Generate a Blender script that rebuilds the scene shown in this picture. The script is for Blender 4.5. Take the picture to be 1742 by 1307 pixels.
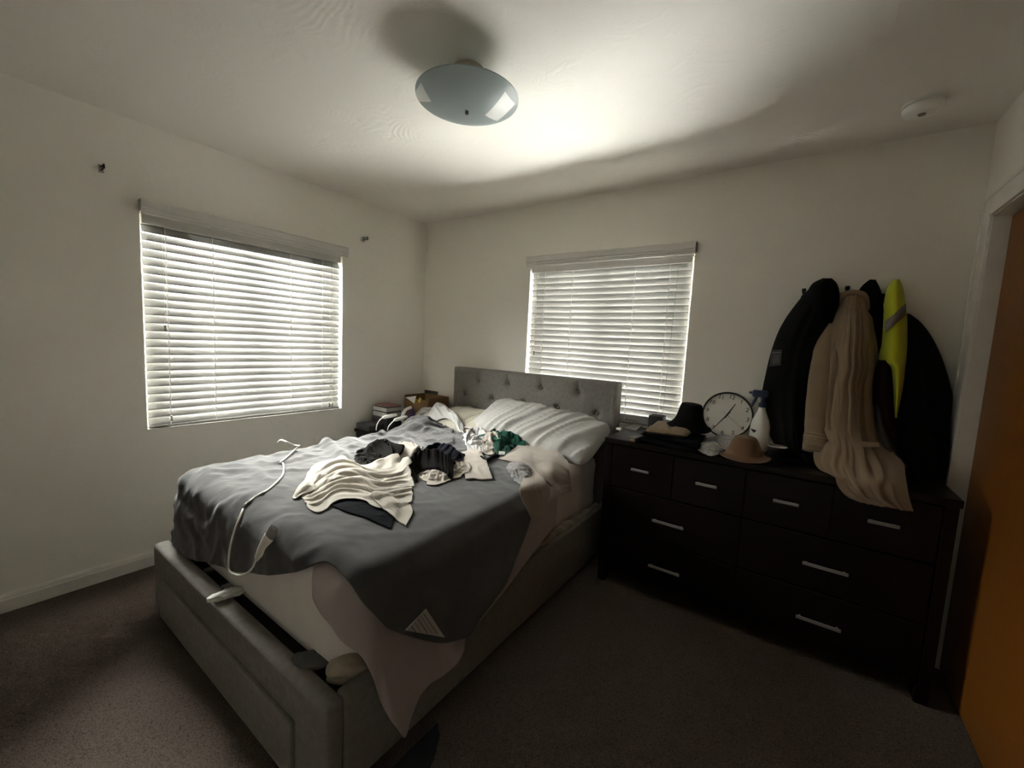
import bpy, bmesh, math, random
import numpy as np
from mathutils import Vector, Matrix

# ------------------------------------------------------------------ clear
for o in list(bpy.data.objects):
    bpy.data.objects.remove(o, do_unlink=True)
scene = bpy.context.scene
COL = scene.collection
R_ = math.radians

# ------------------------------------------------------------------ camera
IMG_W, IMG_H = 1742, 1307
F_PX = 702.2
CAM = np.array([2.9686, -2.7438, 1.3805])
YAW, PITCH, ROLL = 0.6103, -0.0982, 0.0491
_fw = np.array([-math.sin(YAW)*math.cos(PITCH), math.cos(YAW)*math.cos(PITCH), math.sin(PITCH)])
_r = np.cross(_fw, [0, 0, 1]); _r /= np.linalg.norm(_r); _u = np.cross(_r, _fw)
_c, _s = math.cos(ROLL), math.sin(ROLL)
_r2, _u2 = _c*_r + _s*_u, -_s*_r + _c*_u
CAM_R = np.array([_r2, _u2, -_fw])
cam_data = bpy.data.cameras.new('camera')
cam_data.sensor_fit = 'HORIZONTAL'; cam_data.sensor_width = 36.0
cam_data.lens = F_PX*36.0/IMG_W
cam_data.clip_start = 0.02
cam = bpy.data.objects.new('camera', cam_data); COL.objects.link(cam)
M = Matrix(((_r2[0], _u2[0], -_fw[0], CAM[0]), (_r2[1], _u2[1], -_fw[1], CAM[1]),
            (_r2[2], _u2[2], -_fw[2], CAM[2]), (0, 0, 0, 1)))
cam.matrix_world = M
scene.camera = cam

def at(px, py, **kw):
    """the room point seen at a pixel of the photograph, on the plane x=, y= or z="""
    d = np.array([(px-IMG_W/2)/F_PX, -(py-IMG_H/2)/F_PX, -1.0]) @ CAM_R
    ax, v = next(iter(kw.items())); i = 'xyz'.index(ax)
    return CAM + d*((v-CAM[i])/d[i])

# ------------------------------------------------------------------ light, exposure
scene.view_settings.view_transform = 'Standard'
scene.view_settings.look = 'None'
scene.view_settings.exposure = 3.55
scene.view_settings.gamma = 1.0
scene.view_settings.use_curve_mapping = False
scene.cycles.use_denoising = True
scene.cycles.max_bounces = 10
scene.cycles.diffuse_bounces = 6
scene.cycles.transmission_bounces = 8
scene.cycles.transparent_max_bounces = 12
scene.cycles.sample_clamp_indirect = 4.0
scene.cycles.caustics_reflective = False
scene.cycles.caustics_refractive = False

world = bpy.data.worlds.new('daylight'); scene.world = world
world.use_nodes = True
wn = world.node_tree.nodes; wl = world.node_tree.links
bg = wn['Background']
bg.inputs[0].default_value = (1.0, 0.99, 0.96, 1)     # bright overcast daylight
# gradient shaped to push light past the slats: bright overhead and below, dim between
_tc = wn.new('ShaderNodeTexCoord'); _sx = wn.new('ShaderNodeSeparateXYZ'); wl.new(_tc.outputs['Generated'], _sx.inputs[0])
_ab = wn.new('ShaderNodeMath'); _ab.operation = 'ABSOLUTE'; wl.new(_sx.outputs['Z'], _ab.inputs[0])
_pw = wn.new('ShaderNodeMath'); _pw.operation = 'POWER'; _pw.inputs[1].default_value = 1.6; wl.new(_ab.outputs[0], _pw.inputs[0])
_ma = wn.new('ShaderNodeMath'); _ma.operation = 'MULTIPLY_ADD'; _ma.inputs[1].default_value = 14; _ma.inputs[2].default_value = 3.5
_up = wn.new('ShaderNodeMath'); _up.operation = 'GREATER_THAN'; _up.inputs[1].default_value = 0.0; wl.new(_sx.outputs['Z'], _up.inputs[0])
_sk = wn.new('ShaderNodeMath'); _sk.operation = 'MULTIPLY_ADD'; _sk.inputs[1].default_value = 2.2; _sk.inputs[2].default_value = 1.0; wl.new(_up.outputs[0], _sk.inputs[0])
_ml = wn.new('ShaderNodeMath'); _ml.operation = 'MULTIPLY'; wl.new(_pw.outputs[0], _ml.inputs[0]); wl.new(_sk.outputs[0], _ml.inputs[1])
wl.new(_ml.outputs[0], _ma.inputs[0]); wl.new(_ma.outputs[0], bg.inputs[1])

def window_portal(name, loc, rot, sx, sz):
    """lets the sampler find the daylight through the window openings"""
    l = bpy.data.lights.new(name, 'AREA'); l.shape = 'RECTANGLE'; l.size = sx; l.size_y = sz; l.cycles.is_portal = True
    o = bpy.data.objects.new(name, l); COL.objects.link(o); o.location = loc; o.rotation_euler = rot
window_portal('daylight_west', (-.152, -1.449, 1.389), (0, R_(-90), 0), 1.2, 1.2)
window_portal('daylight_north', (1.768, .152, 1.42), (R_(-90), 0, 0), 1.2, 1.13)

# ------------------------------------------------------------------ helpers
def vnoise(x, y, seed=0):
    rng = np.random.RandomState(seed); G = rng.rand(64, 64)
    x = np.asarray(x, float); y = np.asarray(y, float)
    xi = np.floor(x).astype(int); yi = np.floor(y).astype(int)
    fx = x-xi; fy = y-yi; fx = fx*fx*(3-2*fx); fy = fy*fy*(3-2*fy)
    a = G[xi % 64, yi % 64]; b = G[(xi+1) % 64, yi % 64]; c = G[xi % 64, (yi+1) % 64]; d = G[(xi+1) % 64, (yi+1) % 64]
    return (a*(1-fx)+b*fx)*(1-fy)+(c*(1-fx)+d*fx)*fy - .5

def ridge(x, y, seed=0):
    return 1-np.abs(vnoise(x, y, seed)*2)*2

def props(o, label=None, cat=None, group=None, kind=None):
    if label: o['label'] = label
    if cat: o['category'] = cat
    if group: o['group'] = group
    if kind: o['kind'] = kind
    return o

def mesh_obj(name, verts, faces, mat=None, parent=None, smooth=True, fix=True):
    me = bpy.data.meshes.new(name)
    me.from_pydata([tuple(map(float, v)) for v in verts], [], [tuple(map(int, f)) for f in faces])
    if fix:
        bm = bmesh.new(); bm.from_mesh(me)
        bmesh.ops.recalc_face_normals(bm, faces=bm.faces); bm.to_mesh(me); bm.free()
    if mat: me.materials.append(mat)
    if smooth:
        for p in me.polygons: p.use_smooth = True
    o = bpy.data.objects.new(name, me); COL.objects.link(o)
    if parent is not None: put_under(o, parent)
    return o

def put_under(o, parent):
    o.parent = parent
    o.matrix_parent_inverse = parent.matrix_basis.inverted()

def empty(name, loc, label, cat, group=None):
    e = bpy.data.objects.new(name, None); COL.objects.link(e)
    e.location = tuple(map(float, loc)); e.empty_display_size = .05
    bpy.context.view_layer.update()
    return props(e, label, cat, group)

class Geo:
    """collects boxes, tubes and lathes into one mesh"""
    def __init__(s): s.v = []; s.f = []
    def add(s, v, f):
        b = len(s.v); s.v += [tuple(map(float, q)) for q in v]; s.f += [tuple(b+i for i in q) for q in f]; return s
    def box(s, a, b, bev=0.0, seg=2, mat=None):
        bm = bmesh.new(); bmesh.ops.create_cube(bm, size=1)
        for v in bm.verts:
            v.co = Vector([(a[i]+b[i])/2+v.co[i]*(b[i]-a[i]) for i in range(3)])
        if bev > 0: bmesh.ops.bevel(bm, geom=bm.edges[:], offset=bev, segments=seg, profile=.5, affect='EDGES')
        if mat is not None: bm.transform(mat)
        bm.verts.index_update()
        s.add([v.co[:] for v in bm.verts], [[v.index for v in f.verts] for f in bm.faces]); bm.free(); return s
    def tube(s, pts, r, n=8, closed=False):
        P = np.array(pts, float); m = len(P); rr = np.full(m, r) if np.isscalar(r) else np.array(r, float)
        V = []; ref = None
        for i in range(m):
            t = P[min(i+1, m-1)]-P[max(i-1, 0)]; t /= np.linalg.norm(t)+1e-12
            if ref is None:
                ref = np.array([0, 0, 1.0]) if abs(t[2]) < .9 else np.array([1.0, 0, 0])
            a = ref-t*(ref@t); a /= np.linalg.norm(a)+1e-12; b = np.cross(t, a); ref = a
            for k in range(n):
                th = 2*math.pi*k/n; V.append(P[i]+rr[i]*(math.cos(th)*a+math.sin(th)*b))
        F = [(i*n+k, i*n+(k+1) % n, (i+1)*n+(k+1) % n, (i+1)*n+k) for i in range(m-1) for k in range(n)]
        F += [tuple(range(n))[::-1], tuple((m-1)*n+k for k in range(n))]
        return s.add(V, F)
    def lathe(s, prof, c=(0, 0, 0), n=48, mat=None, sx=1, sy=1):
        V = []; m = len(prof)
        for (r, z) in prof:
            for k in range(n):
                th = 2*math.pi*k/n
                p = Vector((r*math.cos(th)*sx, r*math.sin(th)*sy, z))
                if mat is not None: p = mat @ p
                V.append((p[0]+c[0], p[1]+c[1], p[2]+c[2]))
        F = [(i*n+k, i*n+(k+1) % n, (i+1)*n+(k+1) % n, (i+1)*n+k) for i in range(m-1) for k in range(n)]
        if prof[0][0] > 1e-6: F.append(tuple(range(n))[::-1])
        if prof[-1][0] > 1e-6: F.append(tuple((m-1)*n+k for k in range(n)))
        return s.add(V, F)
    def obj(s, name, mat, parent=None, smooth=False, sub=0, autosmooth=True):
        o = mesh_obj(name, s.v, s.f, mat, parent, smooth=smooth)
        if smooth and autosmooth:
            bm = bmesh.new(); bm.from_mesh(o.data)
            bmesh.ops.remove_doubles(bm, verts=bm.verts, dist=1e-5)
            for e in bm.edges:
                if len(e.link_faces) == 2 and e.calc_face_angle(0) > R_(40): e.smooth = False
            bm.to_mesh(o.data); bm.free()
        if sub:
            md = o.modifiers.new('subdivision', 'SUBSURF'); md.levels = sub; md.render_levels = sub
        return o

def spline(pts, n=40):
    """Catmull-Rom through the points"""
    P = np.array(pts, float); P = np.vstack([2*P[0]-P[1], P, 2*P[-1]-P[-2]]); k = len(P)-3
    out = []
    for t in np.linspace(0, k, n):
        i = min(int(t), k-1); f = t-i
        a, b, c, d = P[i:i+4]
        out.append(.5*((2*b)+(c-a)*f+(2*a-5*b+4*c-d)*f*f+(3*b-a-3*c+d)*f**3))
    return np.array(out)

def resample(pts, n, smooth=True):
    P = np.array(pts, float)
    if smooth and len(P) > 2: P = spline(P, max(60, n*3))
    L = np.r_[0, np.cumsum(np.linalg.norm(np.diff(P, axis=0), axis=1))]
    t = np.linspace(0, L[-1], n)
    return np.stack([np.interp(t, L, P[:, i]) for i in range(P.shape[1])], -1)

def coons(top, bottom, left, right, nu, nv, smooth=True):
    """top/bottom run left->right (u), left/right run top->bottom (v)"""
    Tt = resample(top, nu, smooth); B = resample(bottom, nu, smooth); L = resample(left, nv, smooth); Rr = resample(right, nv, smooth)
    u = np.linspace(0, 1, nu)[:, None, None]; v = np.linspace(0, 1, nv)[None, :, None]
    S = (1-v)*Tt[:, None]+v*B[:, None]+(1-u)*L[None]+u*Rr[None]
    S -= (1-u)*(1-v)*Tt[0]+u*(1-v)*Tt[-1]+(1-u)*v*B[0]+u*v*B[-1]
    return S

def lattice(rows, nu, nv):
    """rows of 3-D points -> smooth grid"""
    A = np.array([spline(r, nu) for r in rows])          # rows x nu x 3
    return np.array([spline(A[:, i], nv) for i in range(nu)])

def normals(P):
    du = np.gradient(P, axis=0); dv = np.gradient(P, axis=1)
    N = np.cross(du, dv); return N/(np.linalg.norm(N, axis=-1, keepdims=True)+1e-12)

def relax(T, ex=1.2, ey=1.05, it=160, coll=None, pull=.03, pullz=.0, amp=.01, fu=8, fv=2, seed=0, bend=.08, grav=.0006, up=None, P0=None, keep=False):
    """cloth: a sheet larger than its target outline buckles into folds"""
    n, m = T.shape[:2]
    rng = np.random.RandomState(seed)
    U, V = np.meshgrid(np.linspace(0, 1, n), np.linspace(0, 1, m), indexing='ij')
    N = normals(T) if up is None else np.broadcast_to(np.array(up, float), T.shape)
    if up is None and N[n//2, m//2, 2] < -.2: N = -N
    wob = vnoise(U*fu*.35+3, V*fv*1.3, seed+9)*1.4
    dis = vnoise(U*fu+wob, V*fv+wob*.5, seed)*2+.5*vnoise(U*fu*2.3+5, V*fv*2.3, seed+1)
    P = T+N*(np.abs(dis)*amp)[..., None]+rng.normal(0, amp*.04, T.shape)
    if P0 is not None: P = P0.copy()
    ln = lambda a: np.linalg.norm(a, axis=-1)
    exf = ex if np.isscalar(ex) else None
    EX = np.full((n, m), ex) if exf is not None else ex
    EY = np.full((n, m), ey) if np.isscalar(ey) else ey
    TL = T
    if keep: TL = P0; EX = np.ones((n, m)); EY = np.ones((n, m))
    Lu = ln(TL[1:]-TL[:-1])*.5*(EX[1:]+EX[:-1]); Lv = ln(TL[:, 1:]-TL[:, :-1])*.5*(EY[:, 1:]+EY[:, :-1])
    Em = .5*(EX+EY)
    Ld = ln(TL[1:, 1:]-TL[:-1, :-1])*Em[1:, 1:]; Le = ln(TL[1:, :-1]-TL[:-1, 1:])*Em[1:, 1:]
    def fix(a, b, L, k):
        d = P[b]-P[a]; l = ln(d)+1e-9; c = (k*.5*(l-L)/l)[..., None]*d
        P[a] += c; P[b] -= c
    S = np.s_
    cons = []
    for par in (0, 1):
        i = np.arange(par, n-1, 2); cons.append((S[i], S[i+1], Lu[i], .9))
        j = np.arange(par, m-1, 2); cons.append((S[:, j], S[:, j+1], Lv[:, j], .9))
    for par in (0, 1):
        i = np.arange(par, n-1, 2)
        cons.append(((i, 'd'), None, None, .25))
    for itn in range(it):
        for a, b, L, k in cons:
            if b is None:
                i = a[0]
                d = P[i+1, 1:]-P[i, :-1]; l = ln(d)+1e-9; c = (k*.5*(l-Ld[i])/l)[..., None]*d
                P[i, :-1] += c; P[i+1, 1:] -= c
                d = P[i+1, :-1]-P[i, 1:]; l = ln(d)+1e-9; c = (k*.5*(l-Le[i])/l)[..., None]*d
                P[i, 1:] += c; P[i+1, :-1] -= c
            else:
                fix(a, b, L, k)
        if bend:
            Q = P.copy()
            Q[1:-1] += bend*(.5*(P[2:]+P[:-2])-P[1:-1]); Q[:, 1:-1] += bend*(.5*(P[:, 2:]+P[:, :-2])-P[:, 1:-1])
            P[:] = Q
        P[..., 2] -= grav
        dT = T-P
        P[..., :2] += pull*dT[..., :2]; P[..., 2] += pullz*dT[..., 2]
        if coll is not None: coll(P)
    return P

def regrid(P, n, m):
    A = np.array([spline(P[i], m) for i in range(P.shape[0])])
    return np.array([spline(A[:, j], n) for j in range(m)]).transpose(1, 0, 2)

def relax_mr(T, ex, ey, coll=None, pull=.03, pullz=.0, amp=.02, fu=6, fv=3, seed=0, bend=.05, grav=.0006, up=None, levels=((16, 140), (32, 70), (64, 30)), aspect=1.0, nfold=2):
    """coarse-to-fine: big folds first, then the smaller ones"""
    P = None
    for k, (n, it) in enumerate(levels):
        m = max(6, int(n*aspect)); Tk = regrid(T, n, m)
        if P is None:
            P = relax(Tk, ex, ey, it, coll, pull, pullz, amp, fu, fv, seed, bend, grav, up)
        else:
            P = relax(Tk, ex, ey, it, coll, pull, pullz, 0, fu, fv, seed, bend+.05*k, grav, up, P0=regrid(P, n, m), keep=(k >= nfold))
    return P

def grid_faces(n, m):
    return [(i*m+j, (i+1)*m+j, (i+1)*m+j+1, i*m+j+1) for i in range(n-1) for j in range(m-1)]

def sheet(name, P, mat, parent=None, thick=.003, sub=1, off=1):
    n, m = P.shape[:2]
    N = normals(P)
    F = grid_faces(n, m)
    if N[..., 2].mean() < 0: F = [f[::-1] for f in F]
    o = mesh_obj(name, P.reshape(-1, 3), F, mat, parent, fix=False)
    if sub:
        md = o.modifiers.new('subdivision', 'SUBSURF'); md.levels = sub; md.render_levels = sub
    if thick:
        md = o.modifiers.new('thickness', 'SOLIDIFY'); md.thickness = thick; md.offset = off
    return o

# height of everything lying on the bed
HX0, HY0, HRES = .2, -2.6, .01
HM = np.full((260, 265), .665)
def h_at(x, y):
    fx = np.clip((x-HX0)/HRES, 0, HM.shape[0]-1.01); fy = np.clip((y-HY0)/HRES, 0, HM.shape[1]-1.01)
    i = fx.astype(int); j = fy.astype(int); a = fx-i; b = fy-j
    return (HM[i, j]*(1-a)+HM[i+1, j]*a)*(1-b)+(HM[i, j+1]*(1-a)+HM[i+1, j+1]*a)*b
def h_add(P, t=.004):
    q = P
    # finer sampling of the sheet
    for _ in range(1):
        a = np.empty((q.shape[0]*2-1, q.shape[1], 3)); a[::2] = q; a[1::2] = .5*(q[1:]+q[:-1]); q = a
        a = np.empty((q.shape[0], q.shape[1]*2-1, 3)); a[:, ::2] = q; a[:, 1::2] = .5*(q[:, 1:]+q[:, :-1]); q = a
    i = np.clip(((q[..., 0]-HX0)/HRES+.5).astype(int), 0, HM.shape[0]-1).ravel()
    j = np.clip(((q[..., 1]-HY0)/HRES+.5).astype(int), 0, HM.shape[1]-1).ravel()
    z = q[..., 2].ravel()+t
    for di in (-1, 0, 1):
        for dj in (-1, 0, 1):
            np.maximum.at(HM, (np.clip(i+di, 0, HM.shape[0]-1), np.clip(j+dj, 0, HM.shape[1]-1)), z-.003*(abs(di)+abs(dj)))
def bed_coll(gap=.003, hmax=9):
    def c(P):
        h = np.minimum(h_at(P[..., 0], P[..., 1]), hmax)+gap
        P[..., 2] = np.maximum(P[..., 2], h)
    return c

# ------------------------------------------------------------------ materials
def nmat(name):
    m = bpy.data.materials.new(name); m.use_nodes = True
    nt = m.node_tree
    return m, nt, nt.nodes['Principled BSDF']
def L(nt, a, b): nt.links.new(a, b)
def coord(nt, scale=None, kind='Object'):
    tc = nt.nodes.new('ShaderNodeTexCoord'); mp = nt.nodes.new('ShaderNodeMapping')
    L(nt, tc.outputs[kind], mp.inputs[0])
    if scale is not None: mp.inputs['Scale'].default_value = scale if hasattr(scale, '__len__') else (scale,)*3
    return mp.outputs[0]
def noise(nt, vec, scale, detail=4, rough=.55, dist=0):
    n = nt.nodes.new('ShaderNodeTexNoise'); L(nt, vec, n.inputs['Vector'])
    n.inputs['Scale'].default_value = scale; n.inputs['Detail'].default_value = detail
    n.inputs['Roughness'].default_value = rough; n.inputs['Distortion'].default_value = dist
    return n.outputs['Fac']
def ramp(nt, fac, stops):
    r = nt.nodes.new('ShaderNodeValToRGB'); L(nt, fac, r.inputs[0])
    while len(r.color_ramp.elements) < len(stops): r.color_ramp.elements.new(.5)
    for e, (p, c) in zip(r.color_ramp.elements, stops):
        e.position = p; e.color = (*c, 1) if len(c) == 3 else c
    return r.outputs[0]
def bump(nt, b, h, strength, dist=.01, prev=None):
    n = nt.nodes.new('ShaderNodeBump'); L(nt, h, n.inputs['Height'])
    n.inputs['Strength'].default_value = strength; n.inputs['Distance'].default_value = dist
    if prev is not None: L(nt, prev, n.inputs['Normal'])
    L(nt, n.outputs[0], b.inputs['Normal']); return n.outputs[0]
def mixmul(c, k): return tuple(min(1, x*k) for x in c)

def fabric(name, col, rough=.9, scale=500, b=.25, var=.10, sheen=.15, big=6, weave=True):
    m, nt, p = nmat(name)
    v = coord(nt)
    n1 = noise(nt, v, big, 3)
    L(nt, ramp(nt, n1, [(.3, mixmul(col, 1-var)), (.7, mixmul(col, 1+var))]), p.inputs['Base Color'])
    p.inputs['Roughness'].default_value = rough
    p.inputs['Sheen Weight'].default_value = sheen; p.inputs['Sheen Roughness'].default_value = .5
    p.inputs['Specular IOR Level'].default_value = .15 if max(col) > .1 else .03
    n2 = noise(nt, v, scale, 2)
    bump(nt, p, n2, b, .002)
    return m
def plain(name, col, rough=.5, metal=0, spec=.5, b=0, scale=200, var=.04):
    m, nt, p = nmat(name)
    v = coord(nt); n1 = noise(nt, v, 12, 3)
    L(nt, ramp(nt, n1, [(.3, mixmul(col, 1-var)), (.7, mixmul(col, 1+var))]), p.inputs['Base Color'])
    p.inputs['Roughness'].default_value = rough; p.inputs['Metallic'].default_value = metal
    p.inputs['Specular IOR Level'].default_value = spec
    if b: bump(nt, p, noise(nt, v, scale, 3), b, .002)
    return m

def wall_material(name, col, swirl=False):
    m, nt, p = nmat(name)
    v = coord(nt)
    L(nt, ramp(nt, noise(nt, v, 1.3, 3), [(.3, mixmul(col, .985)), (.7, mixmul(col, 1.015))]), p.inputs['Base Color'])
    p.inputs['Roughness'].default_value = .62; p.inputs['Specular IOR Level'].default_value = .35
    pn = bump(nt, p, noise(nt, v, 160, 3), .08, .003)
    if swirl:
        # trowel and comb swirls in the ceiling plaster: patches of concentric ridges
        vo = nt.nodes.new('ShaderNodeTexVoronoi'); vo.feature = 'F1'; vo.inputs['Scale'].default_value = 2.1
        nz = nt.nodes.new('ShaderNodeTexNoise'); nz.inputs['Scale'].default_value = 1.6; L(nt, v, nz.inputs['Vector'])
        mx = nt.nodes.new('ShaderNodeVectorMath'); mx.operation = 'ADD'
        sc = nt.nodes.new('ShaderNodeVectorMath'); sc.operation = 'SCALE'; sc.inputs['Scale'].default_value = .5
        L(nt, nz.outputs['Color'], sc.inputs[0]); L(nt, v, mx.inputs[0]); L(nt, sc.outputs[0], mx.inputs[1])
        L(nt, mx.outputs[0], vo.inputs['Vector'])
        ml = nt.nodes.new('ShaderNodeMath'); ml.operation = 'MULTIPLY'; ml.inputs[1].default_value = 135
        L(nt, vo.outputs['Distance'], ml.inputs[0])
        sn = nt.nodes.new('ShaderNodeMath'); sn.operation = 'SINE'; L(nt, ml.outputs[0], sn.inputs[0])
        mk = ramp(nt, noise(nt, v, 1.9, 4, .6), [(.57, (0, 0, 0)), (.68, (1, 1, 1))])
        mm = nt.nodes.new('ShaderNodeMath'); mm.operation = 'MULTIPLY'; L(nt, sn.outputs[0], mm.inputs[0]); L(nt, mk, mm.inputs[1])
        b2 = nt.nodes.new('ShaderNodeBump'); b2.inputs['Strength'].default_value = .13; b2.inputs['Distance'].default_value = .003
        L(nt, mm.outputs[0], b2.inputs['Height']); L(nt, pn, b2.inputs['Normal'])
        pn = b2.outputs[0]
    # patched, uneven plaster
    b3 = nt.nodes.new('ShaderNodeBump'); b3.inputs['Strength'].default_value = .10; b3.inputs['Distance'].default_value = .008
    L(nt, ramp(nt, noise(nt, v, 7, 5, .62, .8), [(.5, (0, 0, 0)), (.62, (1, 1, 1))]), b3.inputs['Height'])
    mk2 = b3; L(nt, pn, b3.inputs['Normal']); L(nt, b3.outputs[0], p.inputs['Normal'])
    return m

def wood(name, c1, c2, rough=.3, scale=(30, 30, 3), spec=.5):
    m, nt, p = nmat(name)
    v = coord(nt, scale)
    n1 = noise(nt, v, 2.2, 6, .65, 1.2)
    L(nt, ramp(nt, n1, [(.3, c1), (.7, c2)]), p.inputs['Base Color'])
    p.inputs['Roughness'].default_value = rough; p.inputs['Specular IOR Level'].default_value = spec
    bump(nt, p, n1, .05, .002)
    return m

WALLC = (.87, .845, .775)
M_WALL = wall_material('wall_plaster', WALLC)
M_CEIL = wall_material('ceiling_plaster', (.83, .80, .735), True)
M_TRIM = plain('white_trim_paint', (.78, .76, .70), .4)
M_CARPET, nt, p = nmat('brown_loop_carpet')
v = coord(nt)
vo = nt.nodes.new('ShaderNodeTexVoronoi'); vo.inputs['Scale'].default_value = 210; L(nt, v, vo.inputs['Vector'])
n1 = noise(nt, v, 170, 4, .7)
mxn = nt.nodes.new('ShaderNodeMath'); mxn.operation = 'MULTIPLY'; L(nt, vo.outputs['Distance'], mxn.inputs[0]); L(nt, n1, mxn.inputs[1])
L(nt, ramp(nt, mxn.outputs[0], [(.02, (.165, .132, .110)), (.55, (.060, .047, .039))]), p.inputs['Base Color'])
p.inputs['Roughness'].default_value = 1; p.inputs['Specular IOR Level'].default_value = .05
bump(nt, p, mxn.outputs[0], .7, .008)

M_BED = fabric('grey_linen_upholstery', (.205, .191, .172), .9, 700, .5, .12, .03, 40)
M_PLATFORM = plain('black_bed_base', (.01, .01, .01), .9, b=.1)
M_MATTRESS = fabric('pale_mattress_sheet', (.72, .68, .655), .9, 300, .12, .05)
M_SHEET = fabric('dusty_pink_grey_sheet', (.36, .31, .295), .9, 400, .15, .06)
M_BLANKET = fabric('charcoal_plush_blanket', (.050, .048, .0465), 1, 260, .35, .16, .32, 9)
M_PILLOW = fabric('silver_grey_pillowcase', (.44, .43, .41), .75, 500, .1, .05, .2)
M_CREAMPIL = fabric('cream_pillowcase', (.48, .455, .37), .85, 400, .12, .05)
M_WHITE = fabric('white_cotton', (.52, .51, .50), .9, 500, .15, .04)
M_CREAM = fabric('cream_cotton_jersey', (.46, .43, .37), .9, 500, .18, .05)
M_OFFWHITE = fabric('off_white_cotton', (.44, .40, .35), .9, 500, .18, .05)
M_BEIGEW = fabric('beige_jersey', (.42, .375, .325), .9, 400, .2, .07)
M_KNIT = fabric('grey_marl_jersey', (.27, .26, .26), .95, 240, .3, .12)
M_OLIVE = fabric('dark_olive_sweatshirt', (.012, .011, .0092), .95, 260, .3, .12, .02)
M_BLACKC = fabric('black_cotton', (.008, .0075, .0075), .95, 400, .2, .1, .02)
M_NAVY = fabric('navy_printed_cotton', (.007, .007, .013), .9, 60, .2, .5, .02, 45)
M_BROWNC = fabric('charcoal_brown_fleece', (.007, .006, .0055), .95, 240, .3, .1, .02)
M_GREEN = fabric('bottle_green_cotton', (.009, .060, .040), .9, 400, .2, .12)
M_DARKBLUE = fabric('dark_blue_fleece', (.028, .029, .036), .95, 240, .3, .1, .02)
M_DENIM = fabric('dark_navy_denim', (.002, .0025, .0045), .9, 600, .3, .15, .02)
M_KHAKI = fabric('khaki_twill', (.21, .145, .08), .9, 600, .2, .08)
M_TANCOAT = fabric('tan_wool_coat', (.255, .190, .125), .95, 420, .25, .07)
M_TANHAT = fabric('tan_felt', (.17, .10, .057), .95, 350, .25, .08)
M_BAND = fabric('brown_hat_band', (.18, .075, .045), .8, 350, .2, .08)
M_COATB = fabric('black_coat_cloth', (.0085, .0085, .009), .9, 420, .25, .1, .05)
M_COATB2 = fabric('black_nylon', (.006, .006, .007), .7, 420, .15, .1, .0)
M_MAROON = fabric('dark_maroon_lining', (.024, .012, .013), .9, 420, .2, .1, 0)
M_STEEL = fabric('steel_grey_lining', (.085, .088, .095), .85, 420, .2, .1, 0)
M_HIVIS = fabric('hi_vis_yellow', (.56, .60, .03), .75, 300, .2, .05)
M_REFLECT = fabric('reflective_grey_tape', (.20, .18, .16), .6, 900, .2, .05)
M_DRESSER = wood('espresso_wood', (.003, .0014, .0012), (.0055, .0025, .002), .36, (3, 30, 30), .22)
M_DOORW = wood('orange_brown_wood_door', (.19, .066, .008), (.235, .085, .012), .4, (40, 40, 2.5), .3)
M_NICKEL = plain('brushed_nickel', (.34, .33, .32), .45, .6)
M_BLACKPL = plain('black_plastic', (.012, .012, .012), .45)
M_IRON = plain('dark_bronze_metal', (.02, .017, .014), .45, .7)
M_WHITEPL = plain('white_plastic', (.84, .83, .79), .4)
M_GREYPL = plain('grey_plastic', (.22, .22, .21), .5)
M_CORD = plain('off_white_cord', (.66, .64, .58), .55)
M_PAPER = plain('white_paper', (.68, .67, .63), .8, b=.1)
M_CLOCKF = plain('clock_face_white', (.86, .82, .76), .5, var=.01)
M_BLACKINK = plain('black_ink', (.012, .012, .012), .5)
M_CARDB = plain('brown_cardboard', (.20, .115, .045), .8, b=.1)
M_PURPLE = plain('purple_plastic', (.06, .03, .11), .35)
M_REDBK = plain('maroon_book_cover', (.13, .035, .03), .5)
M_GREYBX = plain('grey_box_board', (.42, .42, .40), .7)
M_DARKBX = plain('charcoal_box_board', (.035, .035, .037), .7)
M_YELLOW = plain('yellow_card', (.60, .45, .04), .6)
M_BLUEPL = plain('blue_plastic', (.025, .05, .115), .4)
M_BRASS = plain('brass', (.45, .33, .16), .4, .8)
M_GREYCARD = plain('grey_leather', (.11, .10, .088), .45, b=.1)
M_SOCK = fabric('grey_sock_knit', (.10, .10, .095), .95, 300, .4, .1)
M_SNEAKER = fabric('worn_cream_canvas', (.40, .35, .27), .85, 300, .3, .15, .1, 25)
M_PLUSH = fabric('beige_plush', (.28, .235, .18), 1, 220, .6, .2, .4)
M_GLASSDISH, nt, p = nmat('frosted_blue_glass')
p.inputs['Base Color'].default_value = (.40, .46, .46, 1); p.inputs['Roughness'].default_value = .3
p.inputs['Subsurface Weight'].default_value = 0
tl = nt.nodes.new('ShaderNodeBsdfTranslucent'); tl.inputs[0].default_value = (.55, .62, .62, 1)
ms = nt.nodes.new('ShaderNodeMixShader'); ms.inputs[0].default_value = .22
L(nt, p.outputs[0], ms.inputs[1]); L(nt, tl.outputs[0], ms.inputs[2]); L(nt, ms.outputs[0], nt.nodes['Material Output'].inputs[0])
bump(nt, p, noise(nt, coord(nt), 60, 3), .15, .002)
M_DISHWHITE = plain('white_frosted_glass', (.86, .87, .83), .35, b=.15, scale=300)
M_LAMPBASE = plain('cream_lamp_canopy', (.50, .43, .34), .5)

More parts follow.
